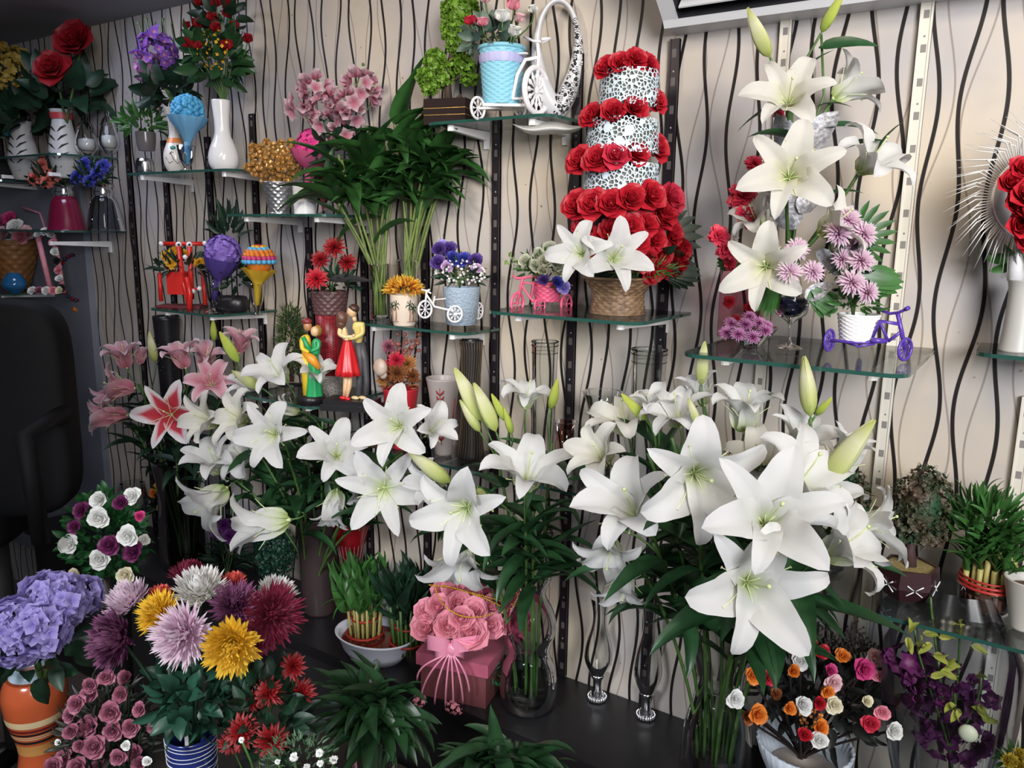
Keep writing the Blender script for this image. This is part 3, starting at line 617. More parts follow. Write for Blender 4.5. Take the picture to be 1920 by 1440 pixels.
DAHL = [cm(mum_tpl(64, .5, .14, 1.7, .3, .15, s, (.75, .9)), 'dahlia', RED) for s in (7, 8)]
CARN = [cm(mum_tpl(70, .5, .26, 1.8, .3, .35, s, (1.4, .4)), 'carnation', CRIM) for s in (9, 10)]
def fl(t, A, mes, items, m=None, name='flower', root=None, stm=None, dr=(0, .2, 1), seed=3, sr=.0016):
    """items: (px,py,dz,rpx[,mat[,dir]])"""
    r = random.Random(seed); st = MB()
    for it in items:
        px, py, dz, rp = it[:4]; mm = it[4] if len(it) > 4 and it[4] is not None else m; d = it[5] if len(it) > 5 else (dr[0]+r.uniform(-.3, .3), dr[1]+r.uniform(-.2, .3), dr[2])
        p = A.g(px, py, dz); k = pr(A.P+p)[2]/F; D = fdir(*d)
        inst(name, r.choice(mes) if isinstance(mes, list) else mes, t, p-D*rp*k*.3, zto(D, r.uniform(0, 6)), rp*k*2, mm)
        if root is not None: q = A.g(*root) if len(root) == 3 else np.zeros(3); st.tube(bez(q, q+UP*.03, p-D*.03-UP*.01, p-D*rp*k*.3, 7), sr, 5)
    if root is not None: part('stems', st, stm or STEM, t)
def foliage(t, A, c, rpx, n, size, tpls=None, m=None, name='foliage', dz=0, zmin=-.6, leafy=True, jit=.5, fill=.4, seed=1, flat=.8, tilt=.2):
    p = A.g(c[0], c[1], dz); k = pr(A.P+p)[2]/F; rx, ry = rpx if hasattr(rpx, '__len__') else (rpx, rpx)
    mb = scatter(MB(), p, (rx*k, rx*k*flat, ry*k), n, tpls or LT, size*k, jit, zmin, random.Random(seed), fill, None, tilt, leafy)
    return part(name, mb, m or LEAF, t)
def pot(t, A, topy, prof, m, name='pot', n=28, fr=None, glass=False, thin=.003, inner=None, bot=0.):
    H = A.g(getattr(A, 'vx', A.px), topy)[2]; k = pr(A.P+UP*H)[2]/F
    pf = smoothprof([(r*k, bot+(H-bot)*h) for r, h in prof]) if len(prof) > 2 else [(r*k, bot+(H-bot)*h) for r, h in prof]
    g = [(1e-4, bot)]+pf+[(max(r-thin, 1e-4), z) for r, z in reversed(pf) if z > bot+thin*2]+[(1e-4, bot+thin*2)]
    o = part(name, MB().lathe(g, n, 0, fr=fr), m, t)
    if inner is not None: part('filling', MB().lathe([(1e-4, bot+thin*3), (pf[len(pf)//3][0]*.8, bot+thin*3), (pf[-1][0]*.9-thin, H*.92), (1e-4, H*.94)], 20), inner, t)
    return H, k
def weave(prof, n=36, rows=16, amp=.03, mi=0, mb=None):
    """woven basket wall: profile (r,z) interpolated; alternating in/out strands"""
    mb = mb or MB(); zs = [p[1] for p in prof]; rs = [p[0] for p in prof]; V = []; N = rows*4; m = n*4
    def f(u, v):
        z = zs[0]+(zs[-1]-zs[0])*v; r = float(np.interp(z, zs, rs)); row = int(v*rows-1e-6); w = abs(sin(v*rows*PI))
        return np.array([cos(u*2*PI), sin(u*2*PI), 0])*r*(1+amp*(w**.5)*(1+.8*sin(u*n*PI+row*PI)))+UP*z
    return mb.surf(f, m, N, mi, True)
def basket(t, A, topy, prof, m, rows=14, n=30, name='basket', rimm=None, bot=0., amp=.04, P0=None):
    px = getattr(A, 'vx', A.px); H = A.g(px, topy)[2]; k = A.k
    pf = [(r*k, bot+(H-bot)*h) for r, h in prof]
    mb = weave(pf, n, rows, amp); mb.torus((0, 0, H), pf[-1][0], k*2.2, n=36); mb.torus((0, 0, bot+k*2), pf[0][0], k*2.2, n=36)
    mb.lathe([(1e-4, bot+.002), (pf[0][0], bot+.002)], 20); mb.lathe([(1e-4, bot+(H-bot)*.8), (np.interp(H*.8, [q[1] for q in pf], [q[0] for q in pf])*.95, bot+(H-bot)*.8)], 20)
    if P0 is not None: mb.V = [v+P0 for v in mb.V]
    return part(name, mb, m, t)
def wheel(t, A, px, py, dz, ry, ratio, m, name='wheel', nsp=8, side=1):
    p = A.g(px, py, dz); k = pr(A.P+p)[2]/F; th = math.acos(min(ratio, 1))*side; nrm = TW*cos(th)+rt*sin(th); M = zto(nrm); R = ry*k
    mb = MB().torus(p, R*.88, R*.12, M, 28, 8); mb.ball(p, R*.18, 8, 0, (1, 1, .6), M)
    for i in range(nsp):
        a = 2*PI*i/nsp; d = M @ np.array([cos(a), sin(a), 0]); mb.tube([p+d*R*.1, p+d*R*.85], R*.05, 5)
        mb.torus(p+d*R*.55, R*.09, R*.03, M, 9, 4)
    return part(name, mb, m, t)
def tubes(t, A, lst, m, name='frame', r=2.):
    mb = MB()
    for q in lst:
        rr = q[0] if isinstance(q[0], (int, float)) else r; pts = q[1:] if isinstance(q[0], (int, float)) else q
        mb.tube([A.g(*(p if len(p) == 3 else (p[0], p[1], 0))) for p in pts], rr*A.k, 7)
    return part(name, mb, m, t)
def skin(name, verts, edges, radii, m, parent, sub=2):
    me = bpy.data.meshes.new(name); me.from_pydata([tuple(v) for v in verts], edges, []); me.materials.append(m)
    o = bpy.data.objects.new(name, me); COL.objects.link(o); o.parent = parent
    mo = o.modifiers.new('skin', 'SKIN'); mo.use_smooth_shade = True; me.skin_vertices or me.attributes.new
    if not me.skin_vertices: 
        bpy.context.view_layer.objects.active = o
    for i, r in enumerate(radii):
        rr = r if hasattr(r, '__len__') else (r, r); me.skin_vertices[0].data[i].radius = rr; me.skin_vertices[0].data[i].use_root = (i == 0)
    s = o.modifiers.new('sub', 'SUBSURF'); s.levels = sub; s.render_levels = sub
    return o
# ------------------------------------------------------------------ S1: white vases
S1 = SH['S1']
A = See(330, 300, .12, S1); t = thing('patterned_vase', 'slim white vase with teal spot, orange bands and black swirl, beside the light blue ball', 'vase', A.P)
H, k = pot(t, A, 203, [(13, 0), (20, .1), (22, .28), (17, .42), (10, .58), (10, .75), (13, .92), (15, 1)], mat('vase_cream', (.74, .70, .64), .25, coat=.4))
part('band', MB().lathe([(14.5*k, 0.001), (16*k, H*.05)], 24).lathe([(15.6*k, H*.46), (11.6*k, H*.54)], 24), mat('orange_glaze', (.75, .25, .07), .3), t)
sw = MB(); f_ = lambda a, h, R: TW*R*cos(a)+rt*R*sin(a)+UP*h
def vr(h): return float(np.interp(h/H, [0, .1, .28, .42, .58], [13, 20, 22, 17, 10]))*k+.0005
for pts in ([(-.7, .34), (-.5, .22), (-.2, .14), (.1, .17)], [(.0, .30), (.2, .2), (.5, .14), (.9, .2)], [(-.1, .28), (.05, .32), (.2, .3)]):
    sw.tube([f_(a, h*H, vr(h*H)) for a, h in pts], .0012, 5)
part('swirl', sw, BLKM, t); part('teal_spot', MB().ball(f_(.15, .38*H, vr(.38*H)-.002), .008, 8, 0, (1, 1, .7)), mat('teal_glaze', (.05, .3, .28), .4), t)
A = See(292, 150, .1, S1+.0); A = See(330, 205, .12, S1); t = thing('orchid_bouquet', 'purple and violet orchid bouquet rising left from the patterned vase', 'bouquet', A.P+A.g(330, 215))
A.P = A.P+A.g(330, 215); c = A.g(292, 100); k = A.k; ORC = petalmat('purple_orchid', [(0, (.72, .6, .6)), (.3, (.42, .10, .42)), (.75, (.22, .10, .62)), (1, (.30, .14, .75))], .25)
part('blossoms', scatter(MB(), c, (46*k, 30*k, 42*k), 75, [FL5, FL4], 24*k, .6, -.9, random.Random(4), .3), ORC, t)
part('blossoms', scatter(MB(), A.g(283, 128), (32*k, 26*k, 28*k), 30, [FL5], 22*k, .6, -.9, random.Random(8), .3), petalmat('mauve_orchid', [(0, (.8, .7, .5)), (.4, (.55, .2, .42)), (1, (.42, .12, .45))], .25), t)
foliage(t, A, (310, 172), (35, 24), 40, 46, LBROAD, LEAFD); st = MB()
for i in range(9): st.tube(bez((0, 0, 0), (0, 0, .03), A.g(300+i*3, 160), A.g(268+i*7, 90+(i*7) % 30), 8), .0018, 5)
for i in range(5): st.tube(bez(A.g(270+i*14, 80), A.g(265+i*15, 60), A.g(262+i*14, 45), A.g(258+i*16, 42-(i % 2)*8), 6), [.002]*5+[.004], 5)
part('stems', st, STEM, t)
A = See(420, 310, .11, S1); t = thing('white_vase', 'white bulbous porcelain vase under the red rosebuds', 'vase', A.P)
pot(t, A, 188, [(18, 0), (26, .08), (28, .2), (24, .34), (15, .52), (14, .7), (16, .9), (17, 1)], WHITE)
A2 = See(420, 195, .11, S1+A.g(420, 200)[2]); t = thing('rosebud_bouquet', 'tall bouquet of dark red rosebuds with green leaves in the white porcelain vase', 'bouquet', A2.P)
fl(t, A2, [RBUD], [(378, 5, .02, 17), (405, 8, .03, 16), (428, 28, .02, 16), (372, 48, .03, 15), (404, 55, .04, 15), (425, 88, .05, 15), (464, 76, .03, 14), (352, 84, .05, 15), (395, 18, -.02, 15), (440, 50, 0, 12), (372, 88, .05, 12), (398, 35, .03, 13), (350, 50, 0, 11), (426, 10, 0, 13)], DRED, 'rosebud', (0,), None, (0, .9, .5))
foliage(t, A2, (405, 110), (55, 52), 90, 40, LBROAD, LEAF, zmin=-.8, fill=.6, seed=3)
part('filler_sprig', scatter(MB(), A2.g(400, 95, .05), (38*k, 20*k, 38*k), 60, [FL4], 7*k, .5, -1, random.Random(2), .3), YEL, t); foliage(t, A2, (410, 35), (40, 35), 24, 36, LBROAD, LEAFD, name='upper_leaves')
A = See(350, 300, .16, S1); t = thing('ball_bouquet', 'light blue foam rose ball in pale blue paper cone, standing in a small glass', 'bouquet', A.P); k = A.k
def ball_bouquet(t, A, c, r, bm, papm, stick, H=None, tp=None, nb=110, bs=9, cone=1.25, extra=None):
    """c centre px, r radius px; stick: (x,y) foot px"""
    k = A.k; C = A.g(*c); R = r*k
    part('flower_ball', scatter(MB().ball(C, R*.8, 12), C, R*.88, nb, [tp or BALLT], bs*k*2, .1, -.35), bm, t)
    S = A.g(*stick); prof = []; mb = MB(); ax = C-S; M = zto(ax); hh = np.linalg.norm(ax)
    mb.lathe([(R*.12, hh*.35), (R*.25, hh*.45), (R*.62, hh-1.15*R), (R*cone*.8, hh-.75*R), (R*cone*.95, hh-.35*R)], 40, 0, S, M, fr=lambda a, z: 1+.10*(z/hh)**3*sin(12*a))
    part('paper_cone', mb, papm, t); part('handle', MB().tube([S, S+ax*.42], [R*.17, R*.22], 10), papm, t)
PAPB = mat('pale_blue_paper', (.22, .50, .72), .5, tl=.4); ball_bouquet(t, A, (352, 208), 30, LBLUE, PAPB, (352, 308), nb=120, bs=4.6)
part('small_glass', MB().lathe(glass_prof([(15*k, 0), (6*k, .005), (6*k, .01), (13*k, .03), (17*k, .065)]), 20), GLASS, t)
A = See(272, 318, .12, S1); t = thing('jar', 'small silver lidded jar under the green potted plant', 'jar', A.P); H, k = pot(t, A, 300, [(15, 0), (17, .3), (16, .9), (13, 1)], STEEL); part('lid', MB().lathe([(1e-4, H+.006), (14*k, H+.004), (15*k, H-.002), (15*k, H-.006)], 20), STEEL, t)
# ------------------------------------------------------------------ far upper left
z0 = Wd(180, 290, .1)[2]
bpy.data.objects['glass_shelf.011'].location.z = z0-.006
for n_ in ('shelf_bracket.022', 'shelf_bracket.023'): pass
A = See(275, 285, .1, z0); A.P[2] = z0; t = thing('potted_plant', 'small leafy green plant in a grey glass pot left of the patterned vase', 'potted plant', A.P)
pot(t, A, 248, [(14, 0), (17, .4), (18, 1)], mat('grey_glass_pot', (.12, .11, .11), .2)); foliage(t, A, (268, 232), (40, 24), 70, 30, LT, LEAFG)
part('pink_bud', MB().ball(A.g(298, 202), .009, 8), LPINK, t)
for i, (px, w_, h_, wh) in enumerate([(205, 17, 62, 1), (163, 20, 60, 1)]):
    A = See(px, 270, .1-.02*i, z0); k = A.k; t = thing('glass_bowl', ['round clear glass jar with white filling beside the leafy plant', 'clear glass bowl left of the similar jar on the upper left shelf'][i], 'glass bowl', A.P)
    part('bowl', MB().lathe(glass_prof(smoothprof([(w_*.5*k, 0), (w_*k, .02), (w_*1.05*k, .045), (w_*.7*k, .08)])), 24), GLASS, t)
    part('filling', MB().lathe([(1e-4, .006), (w_*.8*k, .015), (w_*.9*k, .05), (1e-4, .055)], 20), mat('white_filling', (.5, .5, .5), .6), t)
    part('lid', MB().lathe([(w_*.8*k, .08), (w_*.5*k, .1), (3*k, .108), (4*k, .12), (1e-4, .124)], 20), GLASS, t)
z1 = Wd(50, 338, .12)[2]
shelf('S14', -3.7, -2.9, .2, z1-.008, 'glass shelf carrying the leaf pattern vases at the left picture edge', bl='with the leaf pattern vases', br=(-3.3, -3.0))
LP1 = mat('vase_pattern_white', (.55, .55, .55), .4)
for i, (px, top, lab) in enumerate([(45, 228, 'white vase with black leaf pattern and teal spot under the yellow flowers'), (122, 206, 'white vase with black leaf pattern and red band under the giant red roses')]):
    A = See(px, 300, .12, z1); t = thing('leaf_pattern_vase', lab, 'vase', A.P, None)
    H, k = pot(t, A, top, [(18, 0), (27, .3), (24, .55), (17, .85), (20, 1)], LP1)
    lv = MB()
    for s_ in (-1, 1):
        for j in range(5):
            h = H*(.15+j*.13); R = k*float(np.interp(h/H, [0, .3, .55, .85, 1], [18, 27, 24, 17, 20]))+.001
            lv.tube([TW*R*cos(a)+rt*R*sin(a)+UP*(h+q) for a, q in ((.1*s_, 0), (.4*s_, .012), (.8*s_, .02))], [.001, .003, .001], 6)
    part('leaf_pattern', lv, BLKM, t); part('spot' if i == 0 else 'band', MB().ball(TW*24*k*.5-rt*20*k+UP*H*.8, .012, 8) if i == 0 else MB().lathe([(19.2*k, H*.86), (20.4*k, H*.95)], 20), mat('teal', (.08, .3, .36), .4) if i == 0 else mat('red_band', (.45, .05, .06), .4), t)
A = See(40, 235, .12, z1+.135); t = thing('flower_bunch', 'big bunch of dull yellow flowers at the upper left picture edge', 'bouquet', A.P); k = A.k
part('blossoms', scatter(MB(), A.g(15, 132), (50*k, 40*k, 46*k), 110, [FL5, TUL], 22*k, .5, -.9, random.Random(5), .3), col('ochre_petal', (.50, .34, .06)), t)
foliage(t, A, (60, 215), (48, 48), 60, 44, LBROAD, LEAFD); part('stems', MB().tube([(0, 0, -.05), A.g(30, 180)], .005, 6), STEM, t)
A = See(122, 215, .12, z1+.15); t = thing('giant_rose_bouquet', 'two oversized red fabric roses with dark leaves near the ceiling at left', 'bouquet', A.P)
fl(t, A, RMES, [(143, 78, .04, 35), (98, 128, .07, 30)], DRED, 'giant_rose', (0,), None, (.1, .1, 1), sr=.004)
foliage(t, A, (120, 180), (62, 36), 30, 62, LBROAD, LEAFD)
A = See(5, 320, .12, z1); single('gift_box', MB().box((0, 0, .03), (.09, .07, .06)), BLKM, 'black box at the left picture edge on the vase shelf', 'box', A.P, smooth=False)
# bell vases
z2 = SH['S13']
bpy.data.objects['glass_shelf.012'].location.z = z2-.006+(Wd(150, 432, .12)[2]-z2); z2 = Wd(150, 432, .12)[2]
for px, nm, lab, m_, cw in ((125, 'bell_vase', 'maroon glossy bell shaped vase with coral flowers', mat('maroon_glaze', (.16, .008, .035), .2, coat=.5), col('coral_petal', (.78, .20, .16))), (198, 'bell_vase', 'clear glass bell shaped vase with blue flowers', glassmat('bell_glass', (.75, .78, .8)), BLUE)):
    A = See(px, 420, .12, z2); t = thing(nm, lab.split(' with')[0]+(' on the left wall shelf, left of the clear one' if px < 150 else ' on the left wall shelf, right of the maroon one'), 'vase', A.P); H, k = pot(t, A, 368, [(35, 0), (33, .1), (24, .8), (17, 1)], m_)
    part('metal_collar', MB().lathe([(17*k, H), (19*k, H+.012), (15*k, H+.024), (20*k, H+.034)], 24), STEEL, t)
    A2 = See(px, 365, .12, z2+H+.03); t = thing('artificial_bouquet', 'small bunch of '+lab.split('with ')[1]+' standing in the '+lab.split()[0]+' bell vase', 'bouquet', A2.P)
    c0 = (85, 320) if px < 150 else (165, 318)
    fl(t, A2, CARN, [(c0[0]+dx, c0[1]+dy, .02, 15) for dx, dy in ((-22, 12), (-8, -12), (15, 5), (2, 18), (28, -8))], cw, 'blossom', (0,)); foliage(t, A2, (c0[0]+8, c0[1]+15), (36, 20), 40, 26, LT, LEAFD)
# pink basket, frame, blue vase on S12
z3 = Wd(70, 552, .16)[2]
shelf('S12', -3.6, -2.86, .22, z3-.008, 'glass shelf carrying the pink basket at left behind the black chair', bl='behind the black chair', br=(-3.4, -2.95))
A = See(28, 500, .09, z3); t = thing('flower_basket', 'pink flower basket with honey wicker rim at the left picture edge', 'basket', A.P)
basket(t, A, 452, [(20, 0), (36, .6), (44, 1)], mat('honey_wicker', (.30, .13, .04), .5, noise=.3), 10, 24); fl(t, A, RMES, [(5, 440, .03, 14, LPINK), (28, 425, .04, 13, WHT), (50, 438, .03, 13, LPINK), (18, 410, .0, 12, MAG), (38, 445, .05, 13, PINK), (5, 415, 0, 12, MAUV)], LPINK)
tubes(t, A, [(2, (75, 452), (85, 430), (75, 400), (40, 388))], PINK, 'handle')
A = See(100, 530, .16, z3); t = thing('photo_frame', 'leaning photo frame edged with pink and white fabric flowers', 'photo frame', A.P)
tubes(t, A, [(5, (62, 545), (122, 545)), (5, (70, 440), (95, 545)), (5, (100, 440), (118, 545))], PINK, 'frame'); fl(t, A, RMES, [(72+i*12, 440-(i % 2)*6, .01, 7, WHT) for i in range(3)]+[(100+i*3, 455+i*17, .02, 7, (PINK, WHT, BLKM)[i % 3]) for i in range(6)]+[(60+i*13, 545, .03, 7, (WHT, MAUV, WHT, PINK, CRM)[i]) for i in range(5)], WHT, 'fabric_flower')
A = See(30, 560, .19, z3); t = thing('vase', 'round blue glass vase with white dots at far left', 'vase', A.P); H, k = pot(t, A, 512, [(8, 0), (20, .35), (18, .7), (10, 1)], mat('blue_glass', (.02, .12, .28), .1, coat=.6)); part('dots', MB().ball((0.004, -.02, .03), .004, 6).ball((.014, -.016, .028), .004, 6), WHITE, t)
A = See(140, 565, .03, z3); A.P = Wd(140, 480, .02); t = thing('wreath', 'small red and blue wreath hanging on the grey panel', 'wreath', A.P); k = A.k
wr = MB()
for i in range(26): a = i*2*PI/26; wr.ball((rt*cos(a)*30+UP*sin(a)*42)*k+TW*.005-UP*40*k, .007, 6, i % 2)
part('beads', wr, [DRED, mat('dark_blue_bead', (.03, .03, .1), .4)], t)
A.P = Wd(140, 580, .025); t = thing('bead_garland', 'orange bead garland hanging beside the black chair', 'garland', A.P); g_ = MB()
for i, p in enumerate(bez((0, 0, 0), A.g(160, 585), A.g(178, 600), A.g(188, 625), 12)): g_.ball(p, .008, 7)
part('beads', g_, ORG, t); part('tassel', scatter(MB(), A.g(182, 655), (.02, .01, .03), 40, NEED, .014), SILVER, t)
# ------------------------------------------------------------------ S2
S2 = SH['S2']; A = See(523, 390, .13, S2); t = thing('gold_flower_pot', 'silver woven pot full of shiny golden dried flower heads', 'flower pot', A.P); k = A.k
basket(t, A, 343, [(17, 0), (22, .5), (28, 1)], SILVER, 10, 22); r_ = random.Random(5)
gf = []
for i in range(34): a = i*2.4; q = (i+.5)/34; gf.append((517+cos(a)*55*q**.5, 308+sin(a)*44*q**.5-5, .05*(1-q)+.0, r_.uniform(8, 11)))
GB = cm(MB().add(MB().ball((0, 0, 0), .26, 8, 0, (1, 1, 1.1)).tpl()).add(TUL, None, (0, 0, -.35), sc=1.5), 'gold_bud', GOLD)
fl(t, A, [GB], gf, None, 'flower_head', (523, 345, 0), GOLD, (0, .7, .6)); foliage(t, A, (520, 322), (40, 16), 60, 16, LT, col('bronze_leaf', (.16, .07, .02)))
A = See(572, 392, .12, S2); t = thing('white_pot', 'small white tapered pot beside the silver woven pot', 'pot', A.P); pot(t, A, 347, [(20, 0), (21, .5), (22, 1)], WHITE)
A = See(572, 350, .12, S2+.06); t = thing('ball_bouquet', 'hot pink rose ball bouquet with pink net, left of the bamboo leaves', 'bouquet', A.P)
ball_bouquet(t, A, (588, 275), 33, col('hot_pink', (.72, .05, .28)), mat('pink_net', (.75, .16, .36), .6, tl=.5), (575, 352), nb=80, bs=8, tp=FL5)
A = See(606, 392, .14, S2); t = thing('stem_glass', 'tall pink tinted glass next to the small white pot', 'glass', A.P); pot(t, A, 315, [(18, 0), (4, .06), (5, .2), (15, .45), (18, 1)], glassmat('pink_glass', (.85, .55, .6)), glass=True)
A2 = See(612, 330, .11, S2+.09); t = thing('orchid_bouquet', 'wide pink and white artificial orchid bouquet behind the bamboo', 'bouquet', A2.P); k = A2.k
ORP = petalmat('pink_orchid', [(0, (.55, .12, .2)), (.45, (.66, .32, .42)), (.9, (.76, .60, .66))], .25)
for (x, y, q, w_, h_) in ((590, 170, 10, 20, 20), (565, 200, 9, 24, 26), (612, 215, 16, 34, 34), (650, 205, 14, 30, 30), (680, 165, 12, 26, 26), (640, 255, 9, 26, 22)):
    part('blossoms', scatter(MB(), A2.g(x, y, .03), (w_*k, 22*k, h_*k), q, [TUL, FL5], 34*k, .5, -.7, random.Random(x), .2), ORP, t)
st = MB()
for x, y in ((590, 165), (570, 200), (615, 200), (650, 195), (680, 155), (695, 190), (675, 135)): st.tube(bez((0, 0, 0), (0, 0, .08), A2.g(x, y+30), A2.g(x, y), 8), .0018, 5); st.ball(A2.g(x+6, y-14), .004, 6)
part('stems', st, STEM, t); foliage(t, A2, (640, 280), (40, 24), 26, 50, LBROAD, LEAFD)
# ------------------------------------------------------------------ S3
S3 = SH['S3']; A = See(340, 580, .12, S3); t = thing('toy_swing', 'red toy swing stand with white ball ends and eyes, holding yellow flowers', 'toy swing', A.P)
REDP = mat('red_plastic', (.60, .02, .015), .35); tubes(t, A, [(4, (300, 457), (382, 457)), (4.5, (335, 462, .02), (343, 530, .03), (355, 575, .04)), (4.5, (356, 462, .02), (358, 520, .02), (360, 560, .0)), (4, (299, 512), (302, 565)), (4, (380, 512, -.02), (385, 572, 0)), (2.5, (318, 542, .02), (375, 542, .02)), (5, (350, 520, .045), (356, 550, .05), (355, 580, .05))], REDP, 'frame')
b_ = MB()
for x, y in ((302, 457), (384, 456), (322, 542), (346, 546), (362, 546), (374, 541), (347, 482)): b_.ball(A.g(x, y, .025), 4.5*A.k, 8)
part('white_balls', b_, WHITE, t)
for x in (335, 355):
    e = part('eye', MB().ball(A.g(x, 459, .012), 6*A.k, 8), WHITE, t); part('pupil', MB().ball(A.g(x, 459, .017), 3*A.k, 8), BLKM, e)
part('flower_pot', MB().box(A.g(338, 530, 0), (48*A.k, 30*A.k, 40*A.k), 0, zto(UP, HD)), REDP, t, smooth=False); part('platform', MB().box(A.g(342, 572, 0)*np.array([1, 1, 0])+UP*.003, (80*A.k, 40*A.k, .006), 0, rotz(HD)), mat('dark_red', (.12, .01, .015), .5), t, smooth=False)
fl(t, A, CARN, [(310, 478, 0, 11), (320, 492, .02, 13), (345, 475, -.01, 10), (372, 490, .0, 12), (325, 470, -.02, 10)], YEL, 'blossom'); foliage(t, A, (340, 500), (52, 20), 60, 26, LT, LEAFD)
A = See(402, 575, .15, S3); t = thing('glass_cup', 'stemmed sundae glass holding the purple ball bouquet', 'glass', A.P); pot(t, A, 505, [(20, 0), (5, .07), (5, .15), (12, .35), (17, .8), (24, 1)], GLASS, glass=True)
A = See(402, 560, .15, S3+.025); t = thing('ball_bouquet', 'violet foam rose ball in purple net standing in the sundae glass', 'bouquet', A.P); NETP = mat('purple_net', (.10, .06, .30), .6, tl=.4)
ball_bouquet(t, A, (418, 474), 33, VIOL, NETP, (402, 563), nb=90, bs=8, tp=FL5, cone=1.05)
A = See(437, 572, .11, S3); t = thing('planter', 'black oval planter with dark green shoots behind the purple ball', 'planter', A.P); k = A.k
part('pot', MB().lathe([(1e-4, 0), (26*k, 0), (31*k, .012), (31*k, .03), (27*k, .042), (24*k, .042), (23*k, .02), (1e-4, .02)], 28, 0, M=np.diag([1.1, .8, 1])), BLACK, t)
foliage(t, A, (428, 432), (22, 28), 26, 40, LT, LEAFD, name='shoots', tilt=1.2, jit=.3); foliage(t, A, (440, 520), (24, 34), 50, 32, LT, LEAFD)
A = See(482, 575, .12, S3); t = thing('stem_glass', 'clear glass under the multicoloured ball bouquet', 'glass', A.P); pot(t, A, 532, [(14, 0), (5, .1), (12, .5), (14, 1)], GLASS)
A = See(482, 565, .12, S3+.015); t = thing('ball_bouquet', 'ball bouquet striped orange, blue, yellow and pink in yellow wrap', 'bouquet', A.P); k = A.k; C = A.g(486, 490)
cs = [RED, YEL, LBLUE, ORG, ORG, MAG, LBLUE, VIOL]; part('flower_ball', MB().ball(C, 24*k, 12), ORG, t)
for j in range(7):
    th = .15+j*.24; rr = 27*k*sin(th); m_ = MB(); nn = max(int(rr*2*PI/(9*k)), 3)
    for i in range(nn): a = i*2*PI/nn; m_.ball(C+np.array([rr*cos(a), rr*sin(a), 27*k*cos(th)]), 5*k, 6)
    part('bead_ring', m_, cs[j], t)
S_ = A.g(482, 572); YW = mat('yellow_wrap', (.72, .50, .04), .5, tl=.4); ax = C-S_; hh = np.linalg.norm(ax)
part('paper_cone', MB().lathe([(4*k, 0), (7*k, hh*.35), (9*k, hh*.5), (16*k, hh*.6), (27*k, hh*.76), (31*k, hh*.82)], 36, 0, S_, zto(ax), fr=lambda a, z: 1+.12*(z/hh)**3*sin(9*a)), YW, t)
# black vase hanging below S3
z4 = Wd(322, 662, .12)[2]
A = See(322, 640, .12, 1.02); A.P[2] = 0.4775; A = See(314, 640, .045, CT); t = thing('tall_vase', 'tall black studded vase under the red swing shelf', 'vase', A.P); H, k = pot(t, A, 592, [(16, 0), (17, .4), (20, .8), (24, 1)], BLACK)
part('studs', scatter(MB(), (0, 0, H*.85), (23*k, 23*k, H*.15), 90, [BALLT], 4*k, 0, -.9), BLKM, t)
# ------------------------------------------------------------------ S9: tower vase, couples
S9 = SH['S9']; A = See(622, 700, .12, S9); t = thing('tower_vase', 'red brick patterned tower vase with dark woven top and stone base', 'vase', A.P); k = A.k
H = A.g(622, 545)[2]; BR, ntb, bb = newmat('red_brick_pattern'); br = ntb.nodes.new('ShaderNodeTexBrick'); uvn = ntb.nodes.new('ShaderNodeUVMap'); mpn = ntb.nodes.new('ShaderNodeMapping')
mpn.inputs['Scale'].default_value = (8, 26, 1); ntb.links.new(uvn.outputs[0], mpn.inputs[0]); ntb.links.new(mpn.outputs[0], br.inputs[0]); ntb.links.new(br.outputs[0], bb.inputs[0])
br.inputs[1].default_value = (.42, .02, .03, 1); br.inputs[2].default_value = (.22, .01, .02, 1); br.inputs[3].default_value = (.05, .004, .008, 1); br.inputs['Scale'].default_value = 1; br.inputs['Mortar Size'].default_value = .05; bb.inputs['Roughness'].default_value = .35
part('body', MB().lathe([(1e-4, H*.22), (27*k, H*.22), (25*k, H*.5), (27*k, H*.78), (1e-4, H*.78)], 28), BR, t)
part('stone_base', MB().lathe([(1e-4, 0), (30*k, 0), (29*k, H*.22), (1e-4, H*.22)], 28), mat('pebble_stone', (.12, .10, .09), .7, c2=(.3, .27, .24), scale=220, bump=.6), t)
part('woven_top', weave([(27*k, H*.78), (30*k, H*.9), (31*k, H)], 26, 7, .05).lathe([(1e-4, H*.97), (29*k, H*.97)], 20), mat('dark_weave', (.10, .05, .05), .4), t)
A2 = See(622, 545, .12, S9+H*.98); t = thing('dahlia_bouquet', 'red dahlias with a black leaf standing in the brick tower vase', 'bouquet', A2.P)
fl(t, A2, DAHL, [(625, 462, .02, 26, DRED), (592, 521, .07, 26, RED), (600, 485, .0, 22, DRED), (650, 490, .0, 22, DRED)], RED, 'dahlia', (0,)); foliage(t, A2, (630, 530), (38, 18), 50, 26, LT, LEAFD)
lf = MB().add(LFLAT, leaf_dir(None, A2.g(686, 520)-A2.g(610, 525), .6), A2.g(615, 525, .04), sc=.105); part('black_leaf', lf, BLKM, t)
def figure_pair(t, A, spec):
    pass
def loc_(A, x0, y0):
    return lambda x, y, z=0: rt*(x-x0)*A.k+UP*(y0-y)*A.k+TW*z*A.k
SKIN = mat('figurine_skin', (.72, .46, .26), .35); YSH = mat('figurine_yellow_shirt', (.62, .50, .16), .35); HAIR = mat('figurine_hair', (.05, .02, .012), .4); SKIRT = mat('figurine_red_skirt', (.55, .015, .02), .3); TROU = mat('figurine_grey', (.055, .055, .062), .5); CREA = mat('figurine_cream', (.66, .52, .28), .35)
A = See(660, 735, .19, S9); k = A.k; t = thing('couple_figurine', 'larger figurine of a dancing couple, red skirt and yellow shirt, on a black base', 'figurine', A.P)
